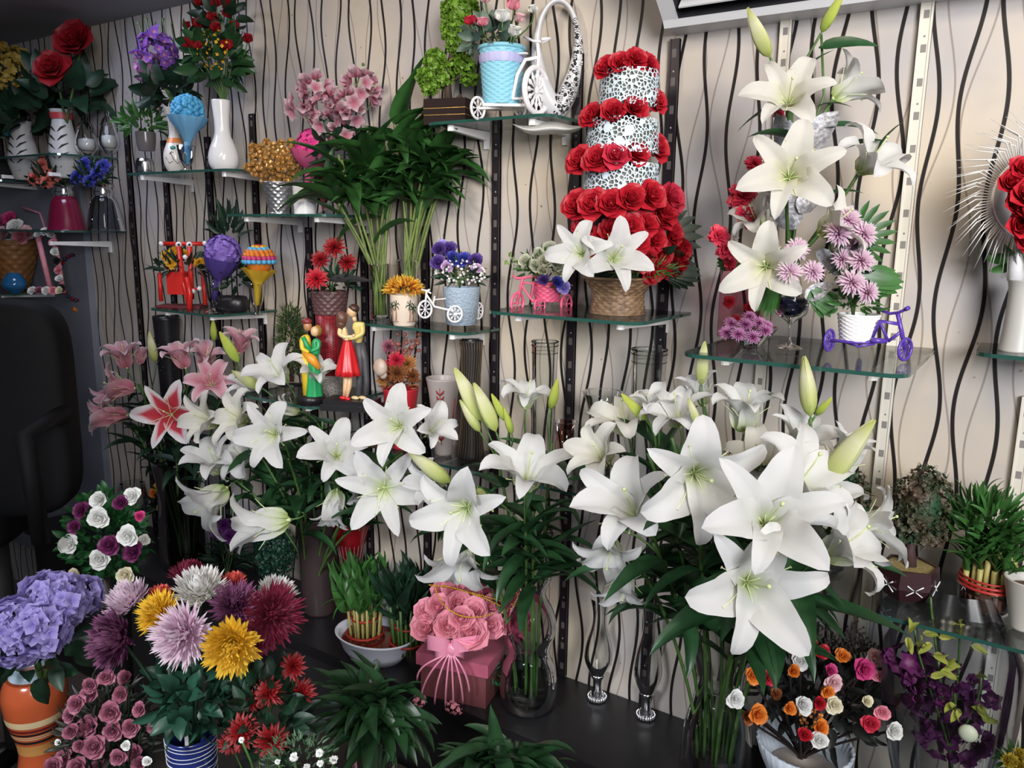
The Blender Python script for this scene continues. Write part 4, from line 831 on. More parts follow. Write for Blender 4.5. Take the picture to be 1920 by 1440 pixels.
part('base', MB().box((0, 0, .012), (96*k, 50*k, .024), 0, rotz(HD*.7)).box((0, 0, .006), (104*k, 58*k, .012), 0, rotz(HD*.7)), BLACK, t, smooth=False)
g = loc_(A, 660, 714+24/ (1000*k)*0); g0 = lambda x, y, z=0: loc_(A, 660, 714)(x, y, z)+UP*.024
wf = part('woman', MB().ball(g0(648, 563, 6), 9.5*k, 12, 0, (1, 1, 1.15)), SKIN, t)
part('hair', MB().ball(g0(646, 562, 8), 11.5*k, 12, 0, (1, .95, 1.2)).tube([g0(646, 566, 8), g0(645, 576, 8), g0(646, 583, 8)], [10*k, 8*k, 3*k], 10), mat('brown_hair', (.12, .05, .035), .4, bump=.5, scale=120), wf)
skin('blouse', [g0(652, 604, 4), g0(650, 592, 4), g0(650, 580, 4), g0(643, 580, 6), g0(642, 592, 12), g0(655, 596, 16), g0(668, 594, 14)], [(0, 1), (1, 2), (2, 3), (3, 4), (4, 5), (5, 6)], [(8*k, 7*k), (9*k, 7*k), (9*k, 7*k), 6*k, 4.5*k, 4*k, 3*k], CREA, wf)
def pleat(a, z): return 1+.10*sin(9*a)*max(0, 1-z/(60*k))
part('skirt', MB().lathe([(6*k, 0), (24*k, 0), (22*k, 10*k), (16*k, 36*k), (9*k, 60*k), (7*k, 66*k)], 48, 0, g0(655, 668, 4), fr=pleat), SKIRT, wf)
part('legs', MB().tube([g0(652, 664, 4), g0(649, 690, 4), g0(646, 709, 4)], [6*k, 5*k, 3*k], 10).tube([g0(658, 664, 6), g0(656, 690, 6), g0(652, 709, 8)], [6*k, 5*k, 3*k], 10), SKIN, wf)
part('shoes', MB().ball(g0(644, 711, 8), 7*k, 8, 0, (1.1, .7, .5)).ball(g0(653, 712, 10), 7*k, 8, 0, (1.1, .7, .5)), SKIRT, wf)
mf = part('man', MB().ball(g0(664, 550, 0), 9*k, 12, 0, (1, 1, 1.2)).tube([g0(667, 560), g0(669, 568)], 4*k, 8).ball(g0(657.5, 551, 4), 2.2*k, 6).ball(g0(669, 551, 6), 2.2*k, 6), SKIN, t)
part('hair', MB().ball(g0(667, 545, -1), 10*k, 12, 0, (1.05, 1, .9)), HAIR, mf)
skin('shirt', [g0(674, 612, -4), g0(675, 595, -4), g0(673, 575, -2), g0(682, 574, 2), g0(684, 590, 8), g0(670, 597, 13), g0(657, 599, 14), g0(664, 574, 0)], [(0, 1), (1, 2), (2, 3), (3, 4), (4, 5), (5, 6), (2, 7)], [(10*k, 8*k), (11*k, 8*k), (10*k, 8*k), 6.5*k, 5*k, 4.5*k, 3*k, 6*k], YSH, mf)
part('hands', MB().ball(g0(655, 600, 15), 4*k, 8, 0, (1.3, .7, .7)).ball(g0(669, 593, 15), 3.5*k, 8), SKIN, mf)
part('trousers', MB().tube([g0(674, 608, -4), g0(676, 640, -4), g0(674, 680, -2), g0(672, 708, 0)], [9*k, 7.5*k, 6*k, 5.5*k], 12).tube([g0(676, 608, -6), g0(684, 640, -6), g0(687, 680, -4), g0(686, 708, -2)], [9*k, 7.5*k, 6*k, 5.5*k], 12), TROU, mf)
part('shoes', MB().ball(g0(667, 711, 6), 8*k, 8, 0, (1.2, .7, .45)).ball(g0(680, 711, 4), 8*k, 8, 0, (1.2, .7, .45)), CREA, mf)
A = See(585, 740, .19, S9); k = A.k; t = thing('couple_figurine', 'smaller embracing couple figurine in green and yellow clothes', 'figurine', A.P); g1_ = loc_(A, 585, 745)
GRN = mat('figurine_green', (.02, .30, .10), .3); ORS = mat('figurine_orange', (.75, .30, .03), .35); YC = mat('figurine_yellow', (.70, .48, .03), .35)
part('base', MB().lathe([(1e-4, 0), (26*k, 0), (24*k, 12*k), (1e-4, 12*k)], 20), BLACK, t)
wf = part('woman', MB().ball(g1_(596, 612, 6), 8*k, 12, 0, (1, 1, 1.2)), SKIN, t); part('hair', MB().ball(g1_(600, 611, 2), 9*k, 10, 0, (1, 1, 1.2)), mat('ginger_hair', (.30, .16, .03), .4), wf)
skin('sari_top', [g1_(596, 658, 4), g1_(596, 645, 4), g1_(596, 628, 4), g1_(603, 630, 6), g1_(602, 643, 10), g1_(588, 648, 12)], [(0, 1), (1, 2), (2, 3), (3, 4), (4, 5)], [9*k, 9*k, 9*k, 5.5*k, 4.5*k, 3*k], GRN, wf)
part('drape', MB().tube([g1_(576, 652, 8), g1_(590, 662, 12), g1_(602, 680, 8)], [5*k, 9*k, 6*k], 10), ORS, wf)
part('sari_skirt', MB().lathe([(16*k, 0), (13*k, 30*k), (11*k, 60*k), (9*k, 76*k)], 24, 0, g1_(590, 733, 2), fr=lambda a, z: 1+.08*sin(7*a)), GRN, wf)
mf = part('man', MB().ball(g1_(582, 603, 2), 8*k, 12, 0, (1, 1, 1.2)), mat('figurine_brown_skin', (.45, .22, .10), .35), t); part('turban', MB().ball(g1_(581, 594, 2), 9*k, 10, 0, (1.1, 1, .7)), mat('turban_maroon', (.22, .03, .03), .4), mf)
skin('kurta', [g1_(578, 660, -2), g1_(577, 645, -2), g1_(579, 622, -2), g1_(571, 625, 4), g1_(572, 645, 8), g1_(586, 650, 14)], [(0, 1), (1, 2), (2, 3), (3, 4), (4, 5)], [10*k, 10*k, 9*k, 6*k, 5*k, 3*k], YC, mf)
part('green_sash', MB().tube([g1_(574, 622, 8), g1_(582, 640, 9), g1_(590, 655, 4)], [4*k, 5*k, 3*k], 8), GRN, mf); part('legs', MB().tube([g1_(578, 655), g1_(576, 690), g1_(575, 733)], [10*k, 9*k, 7*k], 10), YC, mf)
A = See(548, 735, .08, S9); t = thing('potted_conifer', 'dark green potted conifer left of the embracing figurine', 'potted plant', A.P); pot(t, A, 722, [(20, 0), (24, 1)], BLACK); k = A.k
part('foliage', scatter(MB(), A.g(546, 640), (24*k, 20*k, 68*k), 1100, NEED+LTHIN[:1], 17*k, .6, -.95, random.Random(2), .5, None, .3), mat('conifer', (.02, .05, .015), .6, c2=(.06, .09, .02)), t); part('trunk', MB().tube([(0, 0, .01), A.g(546, 660)], .006, 6), mat('trunk_brown', (.08, .04, .02), .7), t)
# ------------------------------------------------------------------ S4
S4 = SH['S4']
def bamboo(t, A, root, heads, canes, cr, leafpx, n, m=LEAF, cm_=None, r_=None, spread=1., up=.35):
    r = random.Random(n); mb = MB(); lv = MB(); q = A.g(*root); k = A.k
    for i in range(canes):
        hx, hy = heads[i % len(heads)]; e = A.g(hx+r.uniform(-14, 14), hy+r.uniform(-14, 14), r.uniform(.0, .05)); b = q+rt*r.uniform(-1, 1)*10*k+TW*r.uniform(-1, 1)*8*k
        if b@UP < 0: b[2] = .002
        path = bez(b, b+UP*(e[2]-b[2])*.4, e-UP*.05, e, 9); rs = [cr*(1.15 if j % 2 else .95) for j in range(9)]; mb.tube(path, rs, 6)
        for j in range(n):
            a = r.uniform(0, 6.3); f = r.uniform(.72, 1.); p = path[int(f*8)]; o_ = p-q; o_[2] = 0; d = rt*cos(a)+TW*sin(a)*.5+o_*5+UP*r.uniform(-.35, .8)*up*2
            d[1] = min(d[1]-.15, -.05)
            lv.add(r.choice(LT), leaf_dir(None, d, r.uniform(-.4, .4)) @ roty(.8), p, sc=leafpx*k*r.uniform(.7, 1.15)*spread)
    part('canes', mb, cm_ or STEM, t); part('leaves', lv, m, t)
BAML = mat('bamboo_leaf', (.035, .12, .028), .4, tl=.2, noise=.5, scale=18)
for i, (px, lab) in enumerate([(714, 'straight clear glass vase holding bamboo, left of the palm tree pot'), (765, 'straight clear glass vase holding bamboo, behind the palm tree pot')]):
    A = See(px, 590, .075-.02*i, S4); t = thing('glass_vase', lab, 'vase', A.P); pot(t, A, 495-8*i, [(20, 0), (20, .5), (21, 1)], GLASS, thin=.003)
    heads = [(640, 300), (690, 260), (740, 270), (620, 350), (720, 330), (675, 300)] if i == 0 else [(800, 300), (770, 250), (745, 215), (840, 300), (790, 340), (815, 270)]
    t = thing('bamboo_bunch', ['bunch of tall bamboo canes fanning left over the gold and pink bouquets', 'bunch of tall bamboo canes rising behind the palm tree pot'][i], 'bamboo', A.P+UP*.008); A.P = A.P+UP*.008
    bamboo(t, A, (px, 590), heads, 12, .0032, 112, 7, BAML, cm_=mat('bamboo_cane_%d' % i, (.16, .22, .06), .45, noise=.4))
A = See(758, 600, .1, S4); t = thing('palm_tree_pot', 'cream pot painted with palm trees and filled with orange yellow bristle flowers', 'flower pot', A.P); k = A.k
H, _ = pot(t, A, 552, [(20, 0), (25, .5), (26, 1)], mat('cream_pot', (.66, .56, .46), .35)); pm = MB()
for a, s in ((-.9, 1), (-.5, 1.1), (.55, 1.1), (.85, .9)):
    R = 25.5*k; p = lambda h, da=0: TW*R*cos(a+da)+rt*R*sin(a+da)+UP*H*h
    pm.tube([p(.18), p(.4, .03), p(.62*s)], .0009, 5, 1)
    for j in range(6): b = j*PI/3+.3; pm.tube([p(.62*s), p(.62*s+.13*sin(b)+.03, .22*cos(b)), p(.62*s+.13*sin(b)-.05, .34*cos(b))], [.001, .0016, .0004], 5, 0)
    pm.tube([p(.15, -.2), p(.16, .2)], .0006, 4, 1)
part('palm_painting', pm, [mat('palm_green', (.01, .05, .02), .5), mat('palm_trunk', (.30, .08, .02), .5)], t)
ym = petalmat('orange_yellow_petal', [(0, (.80, .06, .01)), (.35, (.90, .38, .01)), (1, (.94, .72, .12))], .2)
part('bristle_flowers', scatter(MB(), A.g(758, 545), (36*k, 26*k, 20*k), 430, [petal(1, .24, .1, .5, (.7, .6), .3, .6, 0, 3, 5)], 13*k, .5, -.2, random.Random(4), .3), ym, t)
A = See(862, 595, .08, S4); t = thing('toy_tricycle', 'white wire tricycle planter with pale blue bucket', 'tricycle planter', A.P); k = A.k
WB = mat('pale_blue_bucket', (.50, .61, .74), .45, bump=.8, scale=180)
wheel(t, A, 797, 580, .01, 18, .7, WPLAST, 'front_wheel'); wheel(t, A, 853, 589, .05, 17, .85, WPLAST, 'rear_wheel'); wheel(t, A, 897, 583, .0, 17, .5, WPLAST, 'rear_wheel')
tubes(t, A, [(2, (797, 580, .01), (800, 545, .01), (806, 543, .01)), (2, (800, 553, .01), (815, 575, .01), (853, 584, .04)), (1.6, (790, 543, .01), (800, 545, .01), (808, 550, .02)), (1.6, (815, 562, .01), (838, 560, .02), (853, 589, .04)), (1.8, (853, 589, .05), (897, 583, .0)), (1.5, (812, 572, .01), (815, 555, .01))], WPLAST)
BH = A.g(862, 538)[2]; part('bucket', MB().lathe([(1e-4, .012), (29*k, .012), (35*k, BH-k), (36.5*k, BH), (33*k, BH-k), (27*k, .02), (1e-4, .02)], 30, 0, rt*.004), WB, t)
A.vx = 862
LILC = col('lilac_pink_petal', (.58, .38, .62)); pr_ = [(823, 468, .0, 13, PUR), (842, 467, 0, 13, PUR), (830, 462, -.02, 11, LAV), (822, 492, .02, 13, PUR), (838, 500, .03, 10, LILC), (850, 485, .02, 13, BLUE), (868, 487, .02, 13, BLUE), (892, 490, .02, 14, PUR), (893, 503, .04, 9, LILC)]
t2 = thing('rose_arrangement', 'purple and blue roses with white gypsophila filling the pale blue bucket', 'flower arrangement', A.P+UP*(BH-.02)); A.P = A.P+UP*(BH-.02)
fl(t2, A, RMES, pr_, PUR, 'rose', (862, 540, 0)); foliage(t2, A, (862, 515), (42, 24), 60, 26, LT, LEAFD); gy = scatter(MB(), A.g(862, 510, .02), (58*k, 30*k, 24*k), 90, [BALLT], 5*k, .5, -.9, random.Random(3), .2); part('gypsophila', gy, WHT, t2)
# ------------------------------------------------------------------ S6
S6 = SH['S6']; A = See(842, 225, .08, S6); k = A.k; t = thing('topiary', 'green cloud pruned topiary in a dark square pot, top shelf left', 'potted plant', A.P)
part('pot', MB().box((0, 0, 24*k), (84*k, 44*k, 46*k), 0, rotz(.25)), mat('dark_wood_pot', (.02, .012, .012), .85, spec=.15), t, smooth=False); part('gold_line', MB().box((0, 0, 30*k), (84.6*k, 44.6*k, .8*k), 0, rotz(.25)).box((0, 0, 18*k), (84.6*k, 44.6*k, .8*k), 0, rotz(.25)), mat('brass_line', (.4, .25, .06), .3, .8), t, smooth=False)
part('trunk', MB().tube([(0, 0, .04), A.g(838, 150), A.g(850, 90), A.g(855, 20)], [.009, .008, .006, .004], 8).tube([A.g(838, 160), A.g(815, 130), A.g(808, 110)], .005, 6).tube([A.g(842, 155), A.g(865, 140), A.g(880, 130)], .005, 6).tube([(0, 0, .04), A.g(865, 178)], .004, 6), mat('trunk_dark', (.05, .03, .02), .7), t)
for x, y, rx, ry, n in ((862, 20, 42, 36, 190), (850, 55, 28, 26, 110), (858, 85, 22, 18, 60), (815, 115, 24, 24, 110), (865, 125, 32, 20, 120), (798, 145, 18, 18, 70), (805, 165, 16, 12, 40), (832, 148, 22, 16, 60), (880, 148, 20, 10, 40)):
    part('foliage_cloud', scatter(MB().ball(A.g(x, y), min(rx, ry)*k*.7, 8), A.g(x, y), (rx*k*.8, rx*k*.7, ry*k*.8), n, [FL4, TUL], 13*k, .6, -1, random.Random(x), .1), LIME, t)
A = See(940, 218, .09, S6); k = A.k; t = thing('toy_tricycle', 'large white tricycle planter with blue wicker basket on the top shelf', 'tricycle planter', A.P); WP2 = mat('bright_white_plastic', (.85, .82, .84), .3)
wheel(t, A, 1006, 170, .04, 46, .56, WP2, 'front_wheel', 12); wheel(t, A, 896, 203, .04, 22, .6, WP2, 'rear_wheel'); wheel(t, A, 975, 200, -.04, 20, .6, WP2, 'rear_wheel')
tubes(t, A, [(3.5, (1006, 170, .04), (1010, 105, .04), (1008, 78, .04)), (3.5, (1008, 108, .04), (985, 112, .04), (970, 140, .04), (962, 180, .03), (955, 200, .02)), (2.5, (982, 68, .03), (1000, 77, .04), (1020, 78, .05), (1032, 72, .05)), (3, (1032, 72, .05), (1015, 74, .055)), (2.5, (960, 185, .03), (985, 185, .03), (1006, 172, .04)), (2.5, (896, 203, .04), (975, 201, -.03))], WP2)
part('seat', MB().ball(A.g(980, 101, .03), 12*k, 8, 0, (1, .7, .2)), WP2, t); part('platform', MB().box(A.g(945, 201, .0), (78*k, 60*k, 5*k), 0, rotz(HD)), WP2, t, smooth=False)
BW = mat('blue_wicker', (.22, .52, .66), .5); hb = A.g(940, 198)[2]; A.k = k
mb = weave([(33*k, hb), (41*k, hb+100*k)], 30, 22, .03); mb.torus((0, 0, hb+100*k), 41*k, 4*k, n=40); mb.lathe([(1e-4, hb), (33*k, hb)], 20).lathe([(1e-4, hb+88*k), (38*k, hb+88*k)], 20); part('basket', mb, BW, t)
part('lavender_band', MB().lathe([(40.5*k, hb+72*k), (42.5*k, hb+80*k), (42*k, hb+88*k)], 60, fr=lambda a, z: 1+.02*sin(24*a)), mat('lavender_wicker', (.42, .42, .68), .5), t)
A2 = See(940, 95, .09, S6+hb+85*k*1.0); t = thing('peony_bouquet', 'pink and white artificial peonies standing in the blue wicker basket', 'bouquet', A2.P)
PNY = cm(rose_tpl(14, 9, .5), 'peony', PINK)
fl(t, A2, [PNY], [(883, 42, .03, 14, CRIM), (905, 45, .04, 14, PINK), (910, 0, .02, 17, LPINK), (963, 14, .03, 17, PINK), (973, 38, .04, 14, LPINK), (942, 35, .05, 19, WHT), (962, 62, .06, 15, WHT), (900, -8, 0, 14, WHT), (968, 60, .06, 12, WHT), (1000, 20, -.03, 12, WHT)], PINK, 'peony', (0,), None, (0, .8, .5))
foliage(t, A2, (915, 72), (40, 22), 40, 34, LBROAD, mat('grey_leaf', (.10, .16, .12), .5, noise=.3))
A = See(1042, 218, .032, S6); k = A.k; t = thing('ring_vase', 'white oval ring vase inlaid with black and silver mosaic stones', 'vase', A.P)
def ov(a, s, w=1.): return rt*cos(a)*44*s*k+UP*(110+sin(a)*104*s)*k
mb = MB(); N = 48
def rv(u, v):
    a = u*2*PI-PI/2; th = v*2*PI; sz = 1-.13-.0; b = (.5-.5*sin(a))  # thick at the bottom
    wd = (8+30*b**1.5)*k; c = rt*cos(a)*(48*k-wd*.6)+UP*((112+sin(a)*104)*k-(sin(a))*wd*.5*1.0); nr = rt*cos(a)+UP*sin(a)
    return c+nr*wd*cos(th)*.6+TW*(10+8*b)*k*sin(th)
mb.surf(lambda u, v: rv(u, v), N, 16, 0, True); part('ring', mb, mat('ring_white', (.60, .60, .62), .25, coat=.3), t)
ms = MB(); r_ = random.Random(6)
for i in range(170):
    a = r_.uniform(-PI/2-.1, .75); f = r_.uniform(-.75, .75); b = (.5-.5*sin(a)); wd = (8+30*b**1.5)*k; c = rt*cos(a)*(48*k-wd*.6)+UP*((112+sin(a)*104)*k-sin(a)*wd*.5); nr = rt*cos(a)+UP*sin(a)
    ms.ball(c+nr*wd*.6*f+TW*(10+8*b)*k*math.sqrt(1-f*f)*.98, r_.uniform(2.2, 4)*k, 5, r_.choice((0, 0, 1)), (1, .6, 1))
part('mosaic_stones', ms, [SILVER, BLACK], t)
A = See(1030, 250, .08, S6-.045); single('white_sheet', MB().surf(lambda u, v: A.g(960+140*u, 232+24*sin(PI*u)*v+4*sin(9*u), .02+.05*sin(PI*v)) , 20, 10), mat('white_translucent', (.72, .72, .70), .4, tl=.3, bump=.8, scale=50), 'crumpled white sheet under the top shelf', 'plastic bag', A.P)  # curved white translucent surface just below the shelf glass
# ------------------------------------------------------------------ S5: tiered rose basket, pink tricycle
S5 = SH['S5']; A = See(1158, 590, .12, S5); k = A.k; t = thing('rose_tower_basket', 'brown wicker basket with a spiral tower of red roses wrapped in pale blue lace', 'flower arrangement', A.P)
WK = mat('brown_wicker', (.13, .075, .04), .5, c2=(.26, .16, .09), scale=90)
basket(t, A, 520, [(50, 0), (47, .3), (46, .55), (60, .9), (66, 1)], WK, 13, 34, amp=.03)
FOAM = mat('floral_foam_green', (.012, .03, .018), .8)
def lacemat():
    m, nt, b = newmat('pale_blue_lace'); N = nt.nodes.new; L = nt.links.new
    uv = N('ShaderNodeTexCoord'); mp = N('ShaderNodeMapping'); mp.inputs['Scale'].default_value = (135, 135, 135); L(uv.outputs['Object'], mp.inputs[0])
    v = N('ShaderNodeTexVoronoi'); v.feature = 'DISTANCE_TO_EDGE'; v.inputs['Scale'].default_value = 1; L(mp.outputs[0], v.inputs['Vector'])
    v2 = N('ShaderNodeTexVoronoi'); v2.inputs['Scale'].default_value = .2; L(mp.outputs[0], v2.inputs['Vector'])
    g1_ = N('ShaderNodeMath'); g1_.operation = 'LESS_THAN'; g1_.inputs[1].default_value = .11; L(v.outputs['Distance'], g1_.inputs[0])
    g2_ = N('ShaderNodeMath'); g2_.operation = 'LESS_THAN'; g2_.inputs[1].default_value = .27; L(v2.outputs['Distance'], g2_.inputs[0])
    mx = N('ShaderNodeMath'); mx.operation = 'MAXIMUM'; L(g1_.outputs[0], mx.inputs[0]); L(g2_.outputs[0], mx.inputs[1])
    b.inputs['Base Color'].default_value = (.58, .68, .76, 1); b.inputs['Roughness'].default_value = .7; L(mx.outputs[0], b.inputs['Alpha']); return m
LACE = lacemat(); tiers = [(1163, 365, 312, 69, 62), (1166, 290, 230, 66, 57), (1178, 205, 140, 55, 48)]
for (cx, y0, y1, w0, w1) in tiers:
    a, b = A.g(cx, y0), A.g(cx+3, y1); kk = k*1.0; cc = (a+b)/2
    M = zto(b-a); hh = np.linalg.norm(b-a); tl_ = lambda an, z: 1.
    mb = MB().lathe([(w0*kk, 0), (w0*kk*.98, hh*.5), (w1*kk*1.08, hh*1.08)], 48, 0, a, M); part('lace_wrap', mb, LACE, t)
    part('foam_core', MB().lathe([(1e-4, 0), (w0*kk*.9, 0), (w1*kk*.95, hh*.96), (1e-4, hh*.96)], 28, 0, a, M), mat('pale_film', (.20, .22, .20), .6), t)
part('pillar', MB().tube([A.g(1158, 520), A.g(1160, 380)], 52*k, 20).tube([A.g(1162, 380), A.g(1170, 215)], 40*k, 16), FOAM, t)
rows = [[(1138, 128), (1165, 120), (1192, 112), (1215, 122)], [(1112, 220), (1150, 213), (1190, 203), (1228, 190)], [(1088, 302), (1120, 300), (1155, 293), (1192, 287), (1230, 278)], [(1082, 388), (1112, 384), (1146, 384), (1182, 375), (1220, 368), (1255, 372)]]
rr_ = []
for j, rw in enumerate(rows):
    R = [48, 62, 72, 92][j]; c0 = sum(q[0] for q in rw)/len(rw)
    for x, y in rw:
        dz = math.sqrt(max(R*R-(x-c0)**2, 60))*k*.8; rr_.append((x, y, dz, [21, 24, 26, 28][j], CRIM if (x//10) % 5 == 0 and j > 1 else None, ((x-c0)/R*.8, .25, 1)))
for x, y in ((1100, 425), (1128, 448), (1150, 430), (1180, 425), (1160, 460), (1210, 420), (1238, 412), (1195, 455), (1225, 450), (1258, 440), (1238, 480), (1272, 470), (1205, 485), (1178, 480), (1245, 400), (1120, 470), (1270, 498), (1225, 505)):
    rr_.append((x, y, .075-abs(x-1185)*.0006, 25, None, ((x-1180)/110, (440-y)/80+.1, 1)))
fl(t, A, RMES, rr_, RED, 'rose')
foliage(t, A, (1185, 480), (88, 42), 60, 30, LBROAD, LEAFD, zmin=-.6); foliage(t, A, (1180, 505), (90, 14), 130, 30, LTHIN, mat('fern_green', (.05, .12, .02), .5), name='fern', dz=.05)
palm = MB()
def palm_leaf(mb, A, p0, ang, n=10, L=70, sp=1.3, dz=0., w=1.):
    """fan of cut leaf fingers from pixel p0, ang = middle direction in the picture plane (radians)"""
    o = A.g(p0[0], p0[1], dz)
    for i in range(n):
        f = i/(n-1)*2-1; a = ang+f*sp; d = rt*cos(a)+UP*sin(a)+TW*(.25-.2*abs(f)); s = L*A.k*(1-.25*f*f)
        mb.add(petal(1, .26*w*(10/n), PI/2-.1, PI/2+.35, (.25, .35), .15, 0, 0, 4, 6), leaf_dir(None, d, PI/2 if 0 else 1.35), o, sc=s)
palm_leaf(palm, A, (1225, 445), .05, 9, 92, .9, -.01); part('palm_leaf', palm, LEAFD, t); palm = MB(); palm_leaf(palm, A, (1235, 500), -.25, 8, 80, .5, .02); part('palm_leaf', palm, LEAFD, t)
for i, (x, y, rp, dr, st_, ro) in enumerate([(1148, 488, 82, (.1, .15, 1), 'star', .55), (1092, 478, 72, (-.35, .1, .9), 'star', .2)]):
    D = fdir(*dr); a, b, c = lily_meshes(st_, 'w', i); Q = A.P+A.g(x, y, .12); kq = pr(Q)[2]/F; tt = thing('cut_lily', ['white lily tucked into the front of the tiered rose basket', 'white lily at the left side of the tiered rose basket'][i], 'lily', Q)
    o = inst('flower', a, tt, (0, 0, 0), zto(D, ro), rp*kq); inst('stamens', b, o, (0, 0, 0)); inst('pistil', c, o, (0, 0, 0)); part('stem', MB().tube(bez((0, 0, 0), -D*.03, A.g(1150, 515)+A.P-Q+UP*.02, A.g(1155, 520)+A.P-Q, 8), .003, 6), STEM, tt)
A = See(1010, 590, .1, S5); k = A.k; t = thing('toy_tricycle', 'small bright pink plastic tricycle planter left of the rose basket', 'tricycle planter', A.P); PP = mat('pink_plastic', (.80, .12, .24), .35)
wheel(t, A, 970, 568, .03, 21, .62, PP, 'front_wheel', 6); wheel(t, A, 1012, 573, .05, 14, .8, PP, 'rear_wheel', 6); wheel(t, A, 1062, 570, .0, 20, .6, PP, 'rear_wheel', 6)
tubes(t, A, [(2.5, (970, 568, .03), (978, 530, .03), (982, 518, .03)), (2.5, (962, 517, .02), (968, 522, .025), (985, 521, .03), (1008, 516, .035)), (2.2, (978, 535, .03), (995, 560, .03), (1012, 573, .04)), (2.2, (980, 530, .03), (1000, 532, .03), (996, 560, .03)), (3, (996, 564, .03), (1060, 564, .0)), (2, (1000, 517, .03), (1010, 525, .03))], PP)
h0 = A.g(1025, 565)[2]; h1 = A.g(1025, 530)[2]; mb = weave([(21*k, h0), (28*k, h1)], 22, 8, .05); mb.torus((0, 0, h1), 28*k, 2*k, n=24); mb.lathe([(1e-4, h0), (21*k, h0)], 16); mb.V = [v+rt*15*k for v in mb.V]; part('basket', mb, PP, t)
A2 = See(1022, 540, .1, S5+h0+.005); t = thing('rose_arrangement', 'greenish white artificial roses with blue blossoms in the pink tricycle basket', 'flower arrangement', A2.P)
GW = col('green_white_petal', (.62, .64, .50)); fl(t, A2, RMES, [(985, 490, .02, 13), (1005, 498, .03, 12), (1010, 478, .02, 12), (1022, 490, .03, 13), (1035, 478, .03, 13), (1045, 495, .02, 13), (1030, 465, .0, 12), (1018, 508, .04, 11), (1048, 510, .02, 12), (1020, 525, .05, 10, PUR), (1045, 530, .05, 11, BLUE), (1058, 540, .04, 11, LAV)], GW, 'rose', (1020, 548, 0)); foliage(t, A2, (1015, 500), (48, 28), 60, 20, LT, LEAFG)
part('sprig', scatter(MB(), A2.g(955, 485, .0), (12*k, 8*k, 6*k), 12, LTINY, 10*k, .5, -1), LIME, t)
# ------------------------------------------------------------------ S7
S7 = SH['S7']; A = See(1478, 655, .15, S7); k = A.k; t = thing('goblet', 'large balloon goblet filled with dark liquid standing on the right glass shelf', 'goblet', A.P)
H = A.g(1478, 545)[2]; gp = smoothprof([(26*k, 0), (20*k, 3*k), (4*k, 12*k), (3.5*k, 40*k), (9*k, 50*k), (30*k, 66*k), (37*k, 90*k), (33*k, H)], 26)
part('body', MB().lathe(glass_prof(gp, .0025), 30), GLASS, t)
part('liquid', MB().lathe([(1e-4, 51*k)]+[(r-.004, z) for r, z in gp if 51*k < z < H*.9]+[(1e-4, H*.9)], 28), mat('dark_blue_liquid', (.008, .01, .03), .08, coat=.5), t)
part('amber_layer', MB().lathe([(1e-4, 49.5*k)]+[(r-.0035, z) for r, z in gp if 49.5*k < z < 62*k], 28), mat('amber_liquid', (.35, .10, .02), .15), t)
A2 = See(1478, 560, .15, S7+H*.85); k = A2.k; P0 = A2.P; t = thing('lily_arrangement', 'tall arrangement of white lilies, mauve mums and silver leaves rising from the goblet', 'flower arrangement', P0)
def alily(t, A, x, y, dz, rp, dr, st_, kd='w', ro=.3):
    p = A.g(x, y, dz); kq = pr(A.P+p)[2]/F; a, b, c = lily_meshes(st_, kd, int(x) % 3); o = inst('lily', a, t, p, zto(fdir(*dr), ro), rp*kq); inst('stamens', b, o, (0, 0, 0)); inst('pistil', c, o, (0, 0, 0)); return p
st = MB(); LS = [(1478, 200, .04, 92, (-.3, .35, .9), 'star', 'c', .1), (1562, 185, .0, 84, (.6, .45, .15), 'open', 'w', .5), (1478, 335, .10, 108, (-.25, .1, 1), 'star', 'c', .35), (1610, 325, .06, 100, (.35, .5, .6), 'curl', 'w', .8), (1436, 500, .12, 92, (-.4, -.1, .9), 'star', 'c', .5), (1535, 440, .08, 90, (.4, .3, .4), 'open', 'c', .2), (1425, 425, .06, 66, (-.5, .5, .4), 'curl', 'c', .2)]
for q in LS: p = alily(t, A2, *q); st.tube(bez((0, 0, 0), UP*.08, p-fdir(*q[4])*.06-UP*.03, p, 10), .0028, 6)
for (x0, y0, x1, y1, dz, m_) in ((1444, 108, 1402, 14, .03, BUD), (1540, 62, 1582, -14, .02, BUDGr)):
    a, b = A2.g(x0, y0, dz), A2.g(x1, y1, dz+.02); inst('bud', m_, t, a, zto(b-a), np.linalg.norm(b-a)); st.tube(bez(A2.g(1478, 230), A2.g(1470, 170), a-(b-a)*.3, a, 8), .002, 6)
st.tube([(0, 0, -.01), A2.g(1480, 300), A2.g(1482, 200)], .005, 6); st.tube([A2.g(1500, 300), A2.g(1545, 180), A2.g(1540, 65)], .002, 6); part('stems', st, STEM, t)
lv = MB()
for (x0, y0, x1, y1, dz, ro) in ((1480, 170, 1565, 90, .03, .3), (1535, 90, 1650, 85, .0, 1.0), (1480, 200, 1380, 245, .03, .3), (1490, 260, 1400, 255, .05, .4), (1540, 240, 1650, 250, .02, .5), (1560, 290, 1665, 262, .04, .5), (1640, 300, 1695, 225, .06, .4), (1530, 200, 1600, 200, 0, .2), (1540, 370, 1620, 360, .02, .4)):
    a, b = A2.g(x0, y0, dz), A2.g(x1, y1, dz+.02); lv.add(petal(1, .24, PI/2-.35, PI/2+.45, (.65, .9), .3, 0, 0, 5, 9), leaf_dir(None, b-a, ro), a, sc=np.linalg.norm(b-a)*1.03)
part('lily_leaves', lv, LEAF, t)
SLV = mat('silver_net_leaf', (.20, .20, .22), .5, .3, c2=(.42, .42, .46), scale=160, bump=.8)
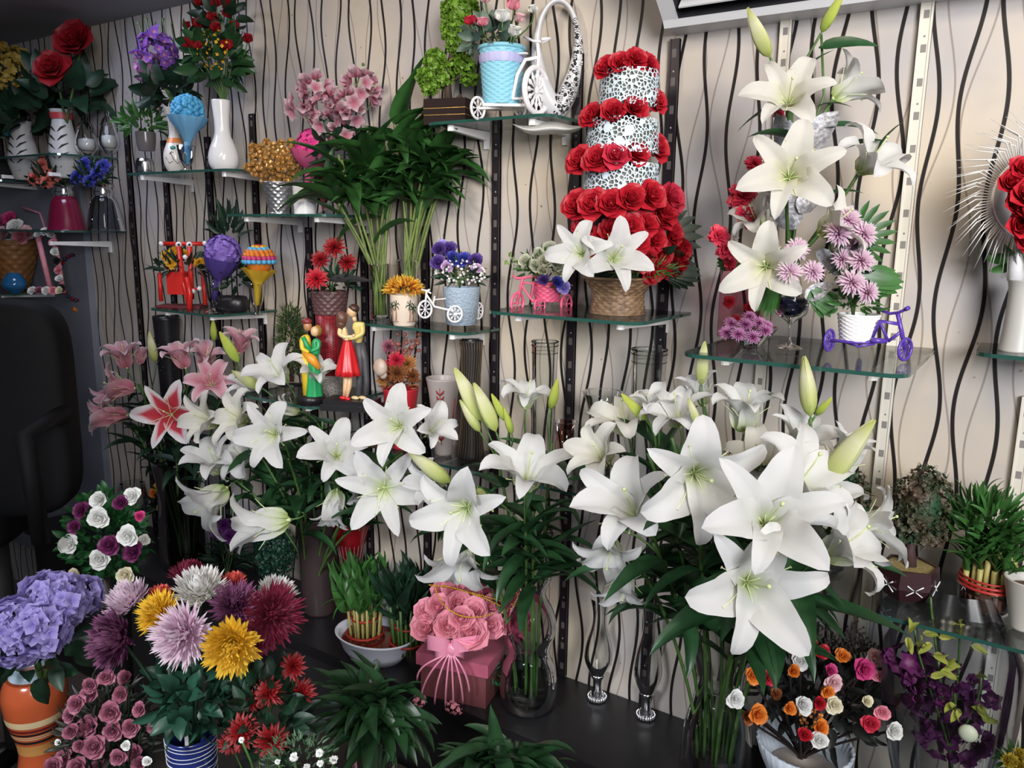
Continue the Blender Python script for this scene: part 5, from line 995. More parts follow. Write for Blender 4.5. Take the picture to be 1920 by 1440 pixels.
for (x0, y0, x1, y1, dz) in ((1495, 310, 1455, 210, .03), (1495, 290, 1575, 205, .02), (1500, 400, 1545, 335, .03), (1510, 560, 1565, 530, .08), (1530, 470, 1575, 520, .06), (1490, 430, 1440, 340, .02)):
    a, b = A2.g(x0, y0, dz), A2.g(x1, y1, dz); part('silver_leaf', MB().add(petal(1, .5, PI/2-.2, PI/2+.3, (.7, .8), .25, 0, .1, 7, 9), leaf_dir(None, b-a, 1.1), a, sc=np.linalg.norm(b-a)), SLV, t)
fl(t, A2, SMUM, [(1495, 466, .16, 27), (1482, 508, .17, 28), (1526, 508, .16, 26)], PMUM, 'pink_mum', dr=(0, .15, 1))
fl(t, A2, CARN, [(1395, 366, .04, 32), (1402, 398, .05, 28), (1348, 440, .03, 24), (1362, 465, .03, 22), (1370, 492, .02, 16), (1415, 305, .0, 20), (1462, 215, .0, 14)], CRIM, 'red_carnation')
for a_ in (((1590, 450), .35, 12, 88, 1.35, .01), ((1590, 520), -.1, 8, 100, .4, .03), ((1470, 525), 3.9, 9, 80, .6, .08), ((1520, 545), -.8, 6, 60, .5, .08), ((1400, 490), 3.1, 8, 65, .4, .0)): pl = MB(); palm_leaf(pl, A2, *a_); part('palm_leaf', pl, LEAFG, t)
A = See(1405, 655, .16, S7); k = A.k; t = thing('glass_bowl', 'clear cut glass bowl of magenta chrysanthemum heads left of the goblet', 'glass bowl', A.P); H, _ = pot(t, A, 612, [(22, 0), (26, .15), (40, .6), (50, 1)], GLASS)
t = thing('floating_chrysanthemums', 'magenta and lilac flower heads floating in the cut glass bowl', 'flowers', A.P+UP*.02); A.P = A.P+UP*.02
mg = petalmat('magenta_lilac_petal', [(0, (.30, .02, .14)), (.5, (.50, .08, .32)), (1, (.74, .42, .66))], .2)
fl(t, A, SMUM, [(1362, 622, .02, 17), (1385, 625, .05, 18), (1412, 630, .06, 18), (1435, 618, .04, 17), (1372, 605, .0, 16), (1398, 607, .02, 18), (1425, 605, .0, 17), (1405, 592, -.02, 15), (1440, 610, .01, 14)], mg, 'flower_head', dr=(0, .6, 1))
A = See(1388, 600, .06, S7); t = thing('gift_box', 'pink translucent box with red flowers behind the cut glass bowl', 'box', A.P); k = A.k
part('box', MB().box((0, 0, 62*k), (80*k, 40*k, 122*k), 0, rotz(.3)), glassmat('pink_film', (.90, .66, .70), .2), t, smooth=False); fl(t, A, CARN, [(1368, 565, 0, 13), (1405, 575, 0, 12), (1380, 600, 0, 12)], RED, 'red_flower')
A = See(1615, 672, .19, S7); k = A.k; t = thing('toy_tricycle', 'violet plastic tricycle planter on the right glass shelf', 'tricycle planter', A.P); VP = mat('violet_plastic', (.09, .04, .33), .3)
wheel(t, A, 1555, 638, .0, 22, .72, VP, 'rear_wheel', 10); wheel(t, A, 1697, 655, .04, 23, .85, VP, 'front_wheel', 10); wheel(t, A, 1615, 632, -.06, 18, .6, VP, 'rear_wheel', 8)
tubes(t, A, [(3, (1555, 638, 0), (1600, 642, .02), (1660, 641, .03)), (4, (1697, 655, .04), (1690, 620, .04), (1683, 588, .04)), (3.5, (1632, 640, .02), (1650, 602, .03), (1688, 608, .04)), (3, (1665, 640, .03), (1690, 622, .04)), (2.8, (1650, 604, .03), (1665, 640, .03)), (2.8, (1652, 582, .02), (1668, 588, .03), (1685, 586, .04), (1702, 578, .06)), (4, (1650, 580, .02), (1656, 582, .02)), (4, (1698, 580, .055), (1704, 577, .06)), (2, (1585, 642, 0), (1610, 650, .03), (1640, 645, .03)), (5, (1634, 638, .03), (1662, 640, .03))], VP)
h0 = A.g(1600, 638)[2]; h1 = A.g(1600, 590)[2]; mb = weave([(29*k, h0), (36*k, h1)], 24, 13, .04); mb.torus((0, 0, h1), 36*k, 2.2*k, n=30); mb.lathe([(1e-4, h0), (29*k, h0)], 16).lathe([(1e-4, h1*.93), (33*k, h1*.93)], 16); mb.V = [v-rt*12*k for v in mb.V]; part('basket', mb, WPLAST, t)
A2 = See(1602, 600, .19, S7+h0+.01); t = thing('mum_column', 'column of pale mauve chrysanthemums with green leaves in the white basket of the tricycle', 'flower arrangement', A2.P)
fl(t, A2, SMUM, [(1592, 412, .0, 30), (1575, 436, .03, 31), (1622, 437, .02, 30), (1617, 486, .03, 30), (1581, 484, .01, 25), (1600, 528, .05, 31), (1630, 548, .05, 28), (1603, 460, .0, 22), (1560, 420, .0, 20)], PMUM, 'mauve_mum', (1600, 600, 0), dr=(0, .15, 1))
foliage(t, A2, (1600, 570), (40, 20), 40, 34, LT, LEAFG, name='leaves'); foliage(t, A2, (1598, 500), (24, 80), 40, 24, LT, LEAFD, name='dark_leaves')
# ------------------------------------------------------------------ S8: white fan with roses
S8 = SH['S8']; A = See(1905, 650, .08, S8); k = A.k; t = thing('stand', 'pale grey tube stand under the white fan arrangement at the right edge', 'vase', A.P); H, _ = pot(t, A, 525, [(30, 0), (26, .3), (24, .8), (28, 1)], mat('grey_frosted', (.45, .44, .42), .4))
A2 = See(1905, 520, .08, S8+H); t = thing('fan_arrangement', 'silver white wicker spike fan with red roses at the right picture edge', 'flower arrangement', A2.P); k = A2.k
c = A2.g(1935, 370); mb = MB()
for i in range(64):
    a = math.radians(78+i*3.0); d = rt*cos(a)+UP*sin(a); e = rt*cos(a+.18)+UP*sin(a+.18); r0 = 72*k; r1 = (150+16*sin(i*1.7)-(.35*max(0, i-30)))*k
    mb.tube([c+d*r0, c+d*(r0+r1)*.5+TW*.012, c+e*r1+TW*.0], [.0011, .0009, .0003], 5)
part('spikes', mb, mat('silver_white_wicker', (.68, .67, .65), .35, .2), t)
part('hoop', MB().torus(c, 74*k, 3.5*k, zto(TW), 40, 8), WPLAST, t); part('backing', MB().lathe([(1e-4, 0), (72*k, 0), (72*k, .004), (1e-4, .004)], 30, 0, c-TW*.01, zto(TW)), mat('silver_disc', (.45, .45, .45), .4, .5), t)
part('neck', MB().tube([(0, 0, 0), A2.g(1905, 480), c], [.012, .010, .008], 10), WPLAST, t)
fl(t, A2, RMES, [(1895, 345, .05, 26), (1918, 320, .05, 26), (1905, 385, .06, 26), (1925, 365, .07, 26), (1912, 425, .06, 24), (1935, 405, .07, 26), (1930, 455, .05, 24)], RED, 'rose', dr=(-.1, .2, 1)); foliage(t, A2, (1925, 490), (40, 30), 20, 44, LBROAD, LEAFG)
# ------------------------------------------------------------------ S10
S10 = SH['S10']; A = See(1703, 1095, .14, S10); k = A.k; t = thing('bonsai_tree', 'small conifer bonsai in a dark hexagonal pot marked with crosses', 'potted plant', A.P)
H = A.g(1703, 1058)[2]; hx = rotz(.35); hp = MB().lathe([(1e-4, 0), (40*k, 0), (54*k, H*.45), (50*k, H), (44*k, H), (44*k, H*.8), (1e-4, H*.8)], 6, 0, M=hx); part('pot', hp, mat('dark_maroon_pot', (.035, .012, .015), .3, coat=.3), t, smooth=False)
part('gravel', MB().lathe([(1e-4, H*.97), (44*k, H*.95)], 6, 0, M=hx), mat('tan_gravel', (.36, .28, .11), .8, noise=.5, scale=300, bump=.5), t)
cr = MB(); an = [.35+PI/3*(i+.5) for i in range(6)]
for a in an:
    n_ = np.array([cos(a), sin(a), 0]); s_ = np.array([-sin(a), cos(a), 0]); c_ = n_*(47.5*k)+UP*H*.45
    for b in (.75, 2.4): dd = s_*cos(b)*.016+UP*sin(b)*.013; cr.tube([c_-dd-n_*0-n_*.001, c_-dd*.12], [.0012, .0009], 5); cr.tube([c_+dd*.12, c_+dd+n_*.0015], [.0009, .0012], 5)
part('cross_marks', cr, WHITE, t)
part('trunk', MB().tube([(0, 0, H*.9), A.g(1706, 1030), A.g(1712, 1000), A.g(1722, 900)], [.010, .008, .006, .003], 8).tube([A.g(1708, 1025), A.g(1690, 1000), A.g(1680, 985)], .003, 6).tube([A.g(1710, 1015), A.g(1745, 985)], .003, 6), mat('bonsai_trunk', (.06, .03, .03), .7), t)
BC = mat('bonsai_needles', (.012, .055, .022), .6, c2=(.085, .05, .03), scale=28)
nd = MB(); nd.add((lambda q: (np.concatenate([q[0]]), q[1], q[2], q[3]))(MB().ball((0, 0, 0), 1, 10).tpl()), np.diag([34*k, 26*k, 56*k]), A.g(1726, 955))
for x, y, rx, ry, n in ((1735, 900, 26, 26, 190), (1712, 925, 34, 30, 240), (1755, 925, 28, 34, 240), (1725, 960, 42, 34, 320), (1700, 985, 36, 26, 220), (1755, 975, 26, 30, 200), (1735, 1005, 34, 18, 130), (1690, 1000, 24, 16, 100)): scatter(nd, A.g(x, y, .0), (rx*k, rx*k*.8, ry*k), n, [FL4]+NEED, 13*k, .6, -1, random.Random(x+y), .25)
part('needles', nd, BC, t)
A = See(1555, 960, .1, S10); k = A.k; t = thing('potted_conifer', 'dark conifer top showing behind the right hand white lilies', 'potted plant', A.P); pot(t, A, 1060, [(26, 0), (34, 1)], BLACK); nd = MB(); scatter(nd, A.g(1590, 930), (38*k, 30*k, 55*k), 700, [FL4]+NEED, 14*k, .6, -1, random.Random(3), .6); part('needles', nd, BC, t); part('trunk', MB().tube([(0, 0, .02), A.g(1585, 960)], .006, 6), BRN, t)
A = See(1848, 1130, .12, S10); k = A.k; t = thing('glass_pot', 'low clear glass pot with brown soil under the lucky bamboo', 'pot', A.P); H, _ = pot(t, A, 1095, [(42, 0), (50, .3), (52, 1)], GLASS); part('soil', MB().lathe([(1e-4, .004), (46*k, .006), (48*k, H*.75), (1e-4, H*.8)], 24), mat('soil', (.10, .04, .025), .8, noise=.4, scale=80), t)
t = thing('lucky_bamboo', 'bushy lucky bamboo tied with red ribbon on the lower right shelf', 'bamboo', A.P+UP*H*.8); A.P = A.P+UP*H*.8
BY = mat('bamboo_yellow', (.42, .36, .12), .5, noise=.3); cn = MB(); lv = MB(); r_ = random.Random(4)
for i in range(34):
    a = i*2.4; q = 46*k*math.sqrt((i+.5)/34); b = np.array([cos(a)*q, sin(a)*q*.8, 0]); h = (35+60*(1-(q/(46*k))**2)+r_.uniform(-8, 8))*k; cn.tube([b, b+UP*h*.5, b+UP*h], [.0045, .004, .0045], 7)
    for j in range(6): aa = r_.uniform(0, 6.3); d = np.array([cos(aa)*.6, -abs(sin(aa))*.5+.1, .7]); lv.add(r_.choice(LT), leaf_dir(None, d, 0) @ roty(.9), b+UP*h*r_.uniform(.8, 1.3), sc=r_.uniform(42, 66)*k)
lv2 = scatter(lv, A.g(1850, 985), (60*k, 40*k, 60*k), 130, LT, 42*k, .4, -.5, random.Random(6), .5, None, .9, True)
part('canes', cn, BY, t); part('leaves', lv, LEAFG, t); part('ribbon', MB().torus((0, 0, 10*k), 48*k, 3*k, n=36).torus((0, 0, 18*k), 48*k, 3*k, n=36).torus((0, 0, 26*k), 47*k, 2*k, n=36).torus((0, 0, 56*k), 22*k, 3*k, n=24), mat('red_ribbon', (.38, .02, .02), .4), t)
A = See(1925, 1140, .16, S10); t = thing('white_pot', 'white round pot with brown soil cut by the right picture edge', 'pot', A.P); H, k = pot(t, A, 1085, [(24, 0), (36, .6), (44, 1)], mat('dull_white', (.5, .48, .44), .4)); part('soil', MB().lathe([(1e-4, H*.8), (36*k, H*.8)], 20), mat('soil2', (.10, .05, .03), .8), t)
# ------------------------------------------------------------------ S11: empty vases and dried flowers
S11 = SH['S11']
A = See(832, 830, .08, S11); t = thing('frosted_vase', 'tapered frosted glass vase with red leaf pattern, beside the ribbed black vase', 'vase', A.P); H, k = pot(t, A, 708, [(16, 0), (20, .3), (27, .75), (33, 1)], mat('frosted_glass', (.33, .29, .28), .35)); lm = MB()
for i in range(9):
    h = H*(.2+.075*i); R = k*float(np.interp(h/H, [0, .3, .75, 1], [16, 20, 27, 33]))+.0006
    for s in (-1, 1): q = lambda a, z: TW*R*cos(a)+rt*R*sin(a)+UP*z; lm.tube([q(-.15, h), q(-.15+.17*s, h+.007), q(-.15+.32*s, h+.017)], [.0006, .0030, .0004], 5)
lm.tube([TW*k*r*cos(-.15)+rt*k*r*sin(-.15)+UP*H*h for h, r in ((.15, 18.5), (.3, 20.6), (.75, 27.8), (.9, 30.8))], .0008, 5); lm.tube([TW*k*r*cos(.9)+rt*k*r*sin(.9)+UP*H*h for h, r in ((.3, 20.6), (.75, 27.8))], .0016, 5); part('leaf_pattern', lm, mat('dark_red_paint', (.22, .01, .015), .5), t)
A = See(883, 830, .07, S11); t = thing('ribbed_vase', 'tall black vase with fine gold vertical ribs on the hidden shelf', 'vase', A.P); H, k = pot(t, A, 638, [(26, 0), (19, .3), (17, .6), (20, .9), (22, 1)], BLACK); rb = MB()
for i in range(26):
    a = i*2*PI/26; rb.tube([np.array([cos(a+.12*sin(h*9)), sin(a+.12*sin(h*9)), 0])*k*(float(np.interp(h, [0, .3, .6, .9, 1], [26, 19, 17, 20, 22]))+.4)+UP*H*h for h in [j/12 for j in range(13)]], .0006, 4)
part('ribs', rb, mat('dull_gold', (.17, .12, .07), .45, .4), t)
A = See(752, 790, .09, S11+.0); A = See(752, 790, .1, S11); t = thing('dried_flower_pot', 'red bowl of dried red and gold seed heads with a shell under the bamboo', 'flower arrangement', A.P); k = A.k
A.P[0] = max(A.P[0], -1.235); H, _ = pot(t, A, 728, [(16, 0), (24, .4), (34, 1)], mat('red_bowl', (.42, .02, .03), .3)); SD = col('seed_brown', (.26, .09, .03)); SG = col('seed_gold', (.50, .22, .07))
SEED = cm(mum_tpl(60, .5, .14, 1.9, -.6, .1, 12), 'seed_head', SD)
fl(t, A, [SEED], [(735, 650, .02, 17, MAUV), (750, 675, .03, 20, CRIM), (770, 682, .02, 22, SG), (730, 690, .03, 18, CRIM), (752, 700, .04, 24, SD), (780, 705, .02, 18, SD), (725, 712, .02, 16, SG)], SD, 'seed_head', (752, 735, 0), BRN)
tw = MB()
for i in range(26): a = A.g(732+(i*37) % 62, 662-(i*17+i*i) % 38, .01+.01*sin(i)); tw.ball(a, (3.5+(i % 3))*k, 6, 0, (1, 1, .8)); tw.tube([A.g(755, 700), a], .0008, 4)
part('berry_twigs', tw, mat('berry_brown', (.22, .07, .05), .4), t); part('shell', MB().ball(A.g(720, 690, .05), 15*k, 10, 0, (1, .7, 1.1)).ball(A.g(725, 703, .05), 9*k, 8, 0, (1, .6, 1)), mat('shell_cream', (.55, .42, .34), .4, noise=.3), t)
foliage(t, A, (755, 718), (36, 16), 80, 16, LT, SD)
for i, (px, top, w_, lab) in enumerate([(1018, 640, 24, 'straight clear glass cylinder with ribbed rim under the pink tricycle shelf'), (1210, 655, 32, 'wide clear etched glass cylinder under the rose basket shelf')]):
    A = See(px, 830, .08, S11); t = thing('glass_cylinder', lab, 'vase', A.P); H, k = pot(t, A, top, [(w_*.8, 0), (w_*.85, .2), (w_, .8), (w_*1.05, 1)], GLASS)
    part('rim', MB().torus((0, 0, H), w_*1.05*k, .0012, n=32).torus((0, 0, H-.008), w_*1.04*k, .0012, n=32).torus((0, 0, H*.92), w_*1.02*k, .001, n=32), GLASS, t)
A = See(1128, 850, .09, S11); t = thing('glass_vase', 'flared clear glass vase behind the cream lilies', 'vase', A.P); pot(t, A, 735, [(16, 0), (22, .4), (28, .8), (40, 1)], GLASS)
A = See(1060, 840, .1, S11); t = thing('pillar_candle', 'pinkish glass tumbler behind the wavy vase', 'vase', A.P); pot(t, A, 790, [(20, 0), (22, 1)], glassmat('rose_glass', (.80, .62, .58)))
# ------------------------------------------------------------------ candle glasses on the counter
for px, top, lab in ((1120, 1120, 'clear hurricane candle glass on a chrome foot, the left one by the wall'), (1213, 1125, 'clear hurricane candle glass on a chrome foot, the right one by the wall')):
    A = See(px, 1290, .045, CT); k = A.k; t = thing('candle_glass', lab, 'candle holder', A.P); ft = MB().lathe([(1e-4, 0), (15*k, 0), (17*k, 4*k), (10*k, 14*k), (8*k, 30*k), (9*k, 42*k), (14*k, 50*k), (14*k, 54*k), (1e-4, 54*k)], 28)
    for i in range(22): a = i*2*PI/22; ft.ball((17*k*cos(a), 17*k*sin(a), 5*k), 2.4*k, 5, 0, (1, 1, 2.2))
    part('foot', ft, STEEL, t); H = A.g(px, top)[2]; part('glass_shade', MB().lathe([(r*k, 54*k+(H-54*k)*h) for r, h in smoothprof([(14, 0), (26, .18), (24, .38), (14, .62), (13, .8), (19, 1)], 18)], 26), GLASS, t)
# ------------------------------------------------------------------ pink rose box
A = See(868, 1310, .18, CT); k = A.k; t = thing('rose_box', 'pink satin box topped with big pink roses, ribbon bow and gold bead string', 'flower box', A.P); SAT = mat('pink_satin', (.42, .10, .16), .35, noise=.15); RIB = mat('satin_ribbon', (.70, .26, .38), .25, coat=.3)
H = A.g(868, 1212)[2]; part('box', MB().box((0, 0, H*.45), (.155, .115, H*.9), 0, rotz(.25)), mat('brown_pink_box', (.16, .05, .055), .4), t, smooth=False); part('lid', MB().box((0, 0, H*.9), (.17, .13, .03), 0, rotz(.25)), SAT, t, smooth=False)
part('green_grass', scatter(MB(), A.g(915, 1262, .03), (26*k, 12*k, 20*k), 90, NEED, 14*k, .6, -1), mat('grass_green', (.01, .13, .05), .5), t)
fl(t, A, [cm(rose_tpl(17, 21, .7), 'pink_rose', PINK)]+[cm(rose_tpl(18, 22, .85), 'pink_rose', PINK)], [(800, 1180, .04, 28), (822, 1138, .02, 26), (840, 1175, .07, 30), (882, 1190, .08, 34), (858, 1132, .03, 28), (890, 1150, .05, 28), (918, 1172, .05, 28), (850, 1108, .0, 24), (830, 1112, -.02, 22), (885, 1115, .0, 26), (800, 1150, .02, 24), (920, 1140, .02, 24), (865, 1160, .07, 26)], PINK, 'rose', dr=(0, .5, 1))
NET = mat('pink_netting', (.72, .14, .28), .6, tl=.5, noise=.3); nn = MB()
for i in range(9):
    a0 = i*.35; c_ = A.g(905+i*7, 1110+i*9, -.01+.004*i); nn.add(petal(1, 1.1, .3, .9, (.9, .5), .5, .3, .5, 9, 8, i), zto(fdir(.3+.08*i, 1-.12*i, .3), i), c_, sc=.055)
part('netting', nn, NET, t)
bd = MB()
for pts in (((805, 1097, .06), (850, 1100, .07), (900, 1115, .08), (950, 1130, .06)), ((815, 1100, .07), (830, 1150, .10), (870, 1170, .12), (925, 1150, .09)), ((830, 1098, .07), (870, 1105, .08), (920, 1125, .08), (945, 1140, .05))):
    for p in bez(*[A.g(*q) for q in pts], 46): bd.ball(p, .0019, 5)
part('gold_beads', bd, mat('gold_bead', (.75, .45, .05), .25, .8), t)
rb = MB()
def ribbon(mb, pts, wd, M=None):
    P = [np.asarray(p) for p in pts]; V = []; 
    for p in P: V += [p-UP*wd, p+UP*wd]
    mb.raw(V, [[2*i, 2*i+2, 2*i+3, 2*i+1] for i in range(len(P)-1)], None, 0)
for s, cx in ((-1, 800), (1, 905), (-1, 815), (1, 870)):
    c0 = A.g(845, 1215, .09); e = A.g(cx, 1205 if abs(cx-850) > 40 else 1222, .085); ribbon(rb, bez(c0, c0+UP*.02+TW*.03, e+UP*.02+TW*.03, e, 10)+bez(e, e-TW*.02-UP*.01, c0-TW*.015, c0, 8), 14*k)
rb.ball(A.g(845, 1218, .1), 12*k, 8, 0, (1, .6, 1)); 
for (x1, y1) in ((782, 1275), (790, 1310), (815, 1320), (835, 1325), (850, 1325), (868, 1320), (880, 1300)):
    p = [q for q in bez(A.g(845, 1222, .1), A.g((845+x1)/2, 1240, .12), A.g(x1, y1-30, .11), A.g(x1, y1, .10), 12)]; rb.tube(p, .0022, 6)
part('ribbon_bow', rb, RIB, t); part('tail_flowers', scatter(MB(), A.g(787, 1312, .1), (.012, .01, .012), 14, [FL5], .012, .5, -1), PINK, t); part('tail_flowers', scatter(MB(), A.g(850, 1328, .1), (.02, .01, .01), 20, [FL5], .012, .5, -1), PINK, t)
# ------------------------------------------------------------------ white bowl of bamboo
A = See(705, 1235, .19, CT); k = A.k; t = thing('white_bowl', 'white oval plastic bowl full of red water on the black counter', 'bowl', A.P); H = .062; el = rotz(.15) @ np.diag([1.15, .85, 1])
part('bowl', MB().lathe([(1e-4, 0), (46*k, 0), (58*k, H*.4), (66*k, H*.92), (71*k, H), (69*k, H+.003), (63*k, H*.92), (53*k, H*.35), (1e-4, .006)], 44, 0, M=el), mat('white_bowl_plastic', (.58, .60, .68), .3), t)
part('red_water', MB().lathe([(1e-4, H*.72), (59*k, H*.72)], 36, 0, M=el), mat('red_water', (.10, .012, .01), .08), t)
part('crack_marks', MB().tube([TW*k*57+rt*6*k+UP*H*.45, TW*k*58+rt*12*k+UP*H*.55, TW*k*56.5+rt*16*k+UP*H*.3], .0008, 4), BLKM, t)
for px, lab, cyl, hgt in ((685, 'bundle of lucky bamboo with red ties standing in the left half of the white bowl', (672, 690, 1.), 150), (765, 'darker bundle of lucky bamboo at the right side of the white bowl', (765, 775, .8), 140)):
    A = See(px, 1180, .19+(-.03 if px > 700 else 0), CT+.025); k = A.k; t = thing('lucky_bamboo', lab, 'bamboo', A.P); cn = MB(); lv = MB(); r_ = random.Random(px)
    for i in range(26):
        a = i*2.4; q = 32*k*math.sqrt((i+.5)/26); b = np.array([cos(a)*q, sin(a)*q*.8, 0]); e = b*1.25+UP*r_.uniform(70, 100)*k; cn.tube([b, (b+e)/2, e], .0036, 6)
        for j in range(5): aa = r_.uniform(0, 6.3); d = np.array([cos(aa)*.5, -abs(sin(aa))*.4+.12, 1.]); lv.add(r_.choice(LT), leaf_dir(None, d, r_.uniform(0, 6)) @ roty(.5), e+UP*r_.uniform(-15, 30)*k, sc=r_.uniform(50, 85)*k)
    part('canes', cn, BY if px < 700 else STEM, t); part('leaves', lv, LEAFG if px < 700 else LEAFD, t); part('red_tie', MB().torus((0, 0, 22*k), 34*k, 2.5*k, n=30).torus((0, 0, 52*k), 24*k, 2.5*k, n=30), mat('red_tie', (.30, .015, .01), .5), t)
    if px < 700:
        lw = MB()
        for (x1, y1) in ((600, 1140), (625, 1165), (620, 1110)): a_, b_ = A.g(650, 1125, .03), A.g(x1, y1, .06); lw.add(petal(1, .2, PI/2-.5, PI/2+.5, (.65, .9), .3, 0, 0, 5, 8), leaf_dir(None, b_-a_, .3), a_, sc=np.linalg.norm(b_-a_)*1.05)
        part('side_leaves', lw, LEAFG, t)
# red glass vase with pale streaks, conifer, purple bunch, yellow pot
A = See(660, 1080, .045, CT); t = thing('red_glass_vase', 'dark red glass vase with pale radiating streaks behind the bamboo', 'vase', A.P); H, k = pot(t, A, 972, [(22, 0), (14, .2), (18, .5), (30, .8), (40, 1)], mat('dark_red_glass', (.20, .006, .01), .15, coat=.4)); s_ = MB()
for i in range(22): a = i*2*PI/22; s_.tube([np.array([cos(a), sin(a), 0])*k*(r+.5)+UP*H*h for r, h in ((14, .2), (18, .5), (28, .75))], [.002, .0012, .0005], 5)
part('streaks', s_, mat('pale_streak', (.32, .24, .24), .3), t)
A = See(510, 1100, .1, CT); t = thing('potted_conifer', 'dense dark green shrub on the counter under the sideways lily', 'potted plant', A.P); k = A.k; pot(t, A, 1100, [(22, 0), (26, 1)], BLACK); part('foliage', scatter(MB(), A.g(515, 1035), (44*k, 36*k, 58*k), 700, [FL4], 9*k, .6, -1, random.Random(3), .4), mat('shrub_dark', (.008, .05, .03), .5), t)
A = See(425, 1085, .14, CT); t = thing('purple_flower_pot', 'small pot of purple flowers in front of the pink lily vase', 'flower pot', A.P); pot(t, A, 1080, [(18, 0), (24, 1)], BLACK); fl(t, A, CARN, [(418, 985, .02, 15), (428, 1005, .03, 16), (405, 1000, .0, 14), (445, 985, .0, 10)], col('deep_purple', (.13, .02, .18)), 'blossom', (0,)); foliage(t, A, (428, 1045), (34, 34), 70, 30, LT, LEAFD)
A = See(318, 985, .03, CT); t = thing('yellow_rose_vase', 'dark pot of small yellow roses left of the pink lily vase', 'flower pot', A.P); pot(t, A, 975, [(22, 0), (14, .5), (24, 1)], BLACK); fl(t, A, RMES, [(302, 912, .02, 12), (318, 895, 0, 9, RUST), (333, 932, .03, 11), (310, 950, .04, 12), (325, 915, .0, 10, WHT), (290, 925, 0, 9, ORG)], YEL, 'rose', (0,)); foliage(t, A, (315, 940), (34, 28), 50, 26, LT, LEAFD)
A = See(255, 1010, .1, CT); t = thing('stem_glass', 'clear stemmed glass at the left end of the counter', 'glass', A.P); pot(t, A, 905, [(20, 0), (4, .06), (4, .35), (26, .6), (22, 1)], GLASS)
# ------------------------------------------------------------------ rose ball tree left
A = See(200, 1110, .56, .32); k = A.k; t = thing('rose_ball_plant', 'round green bush with white and dark purple roses beside the black chair', 'potted plant', A.P); pot(t, A, 1120, [(30, 0), (38, .8), (40, 1)], BLACK); part('stalk', MB().tube([(0, 0, .02), A.g(198, 1080)], .012, 8), BRN, t)
foliage(t, A, (198, 1010), (80, 90), 420, 22, LBROAD, mat('bush_green', (.02, .12, .03), .45, noise=.5), fill=.5, zmin=-.95, seed=4)
fl(t, A, RMES, [(187, 937, .08, 16, WHT), (248, 930, .06, 14, WHT), (186, 971, .10, 18, WHT), (130, 1020, .07, 16, WHT), (240, 1005, .10, 17, WHT), (188, 1048, .11, 17, WHT), (152, 957, .07, 14, PLUM), (228, 943, .07, 14, PLUM), (205, 1022, .11, 17, PLUM), (250, 1035, .09, 17, PLUM), (262, 968, .06, 9, MAG), (140, 988, .07, 12, PLUM), (235, 1078, .10, 14, CRM), (140, 1078, .08, 12, CRM), (270, 1012, .05, 10, WHT)], WHT, 'rose', dr=(0, .15, 1))
# ------------------------------------------------------------------ foreground: chrysanthemums in blue vase
BT = .32
A = See(362, 1440, .80, BT); t = thing('blue_vase', 'dark blue vase with fine white scratched rings under the big chrysanthemums', 'vase', A.P); H, k = pot(t, A, 1372, [(30, 0), (38, .5), (44, .85), (46, 1)], mat('navy_glaze', (.015, .025, .14), .25, coat=.4)); wl = MB(); r_ = random.Random(2)
for i in range(16):
    h0 = H*(.62+.024*i); tl_ = r_.uniform(-.006, .006); ph = r_.uniform(0, 6); pts = []
    for j in range(41): a = j*2*PI/40; z = h0+tl_*sin(a+ph)*1.2; R = k*float(np.interp(min(z/H, 1), [0, .5, .85, 1], [30, 38, 44, 46]))+.0004; pts.append((R*cos(a), R*sin(a), z))
    wl.tube(pts, .0006, 4, cap=False)
part('white_rings', wl, WHT, t); part('tag', MB().box(UP*(H+.01)+TW*.030+rt*.006, (.006, .001, .032), 0, rotz(HD)), WHITE, t)
A2 = See(362, 1372, .80, BT+H*.9); t = thing('mum_bouquet', 'bouquet of large shaggy chrysanthemums in yellow, pink, white, purple and wine red', 'bouquet', A2.P)
its = [(203, 1200, .03, 64, PMUMd, (-.5, .1, .8)), (235, 1120, -.04, 50, PMUM, (-.4, .8, .5)), (292, 1147, .03, 47, YMUM, (-.2, .6, .8)), (372, 1098, -.02, 56, WMUM, (0, .9, .5)), (440, 1128, .0, 52, PMUMd, (.2, .7, .7)), (520, 1108, -.08, 44, WMUM, (.4, .8, .4)), (512, 1152, .0, 66, PMUMr, (.4, .3, .8)), (335, 1192, .07, 68, PMUM, (-.15, .2, 1)), (432, 1215, .08, 62, YMUM, (.15, .05, 1)), (352, 1072, -.12, 40, PMUMr, (0, 1, .2)), (438, 1085, -.07, 24, col('coral_mum', (.75, .12, .10)), (.1, .9, .3)), (300, 1110, -.06, 24, col('coral_mum', (.75, .12, .10)), (.1, .9, .3)), (490, 1190, -.02, 48, PMUMr, (.5, -.1, .7))]
fl(t, A2, BMUM+SPID, its, PMUM, 'chrysanthemum', (0,), LEAFD, sr=.003)
foliage(t, A2, (365, 1300), (90, 60), 150, 44, LBROAD, mat('mum_leaf', (.018, .075, .045), .45, noise=.5, scale=30), fill=.6, zmin=-.95, seed=7)
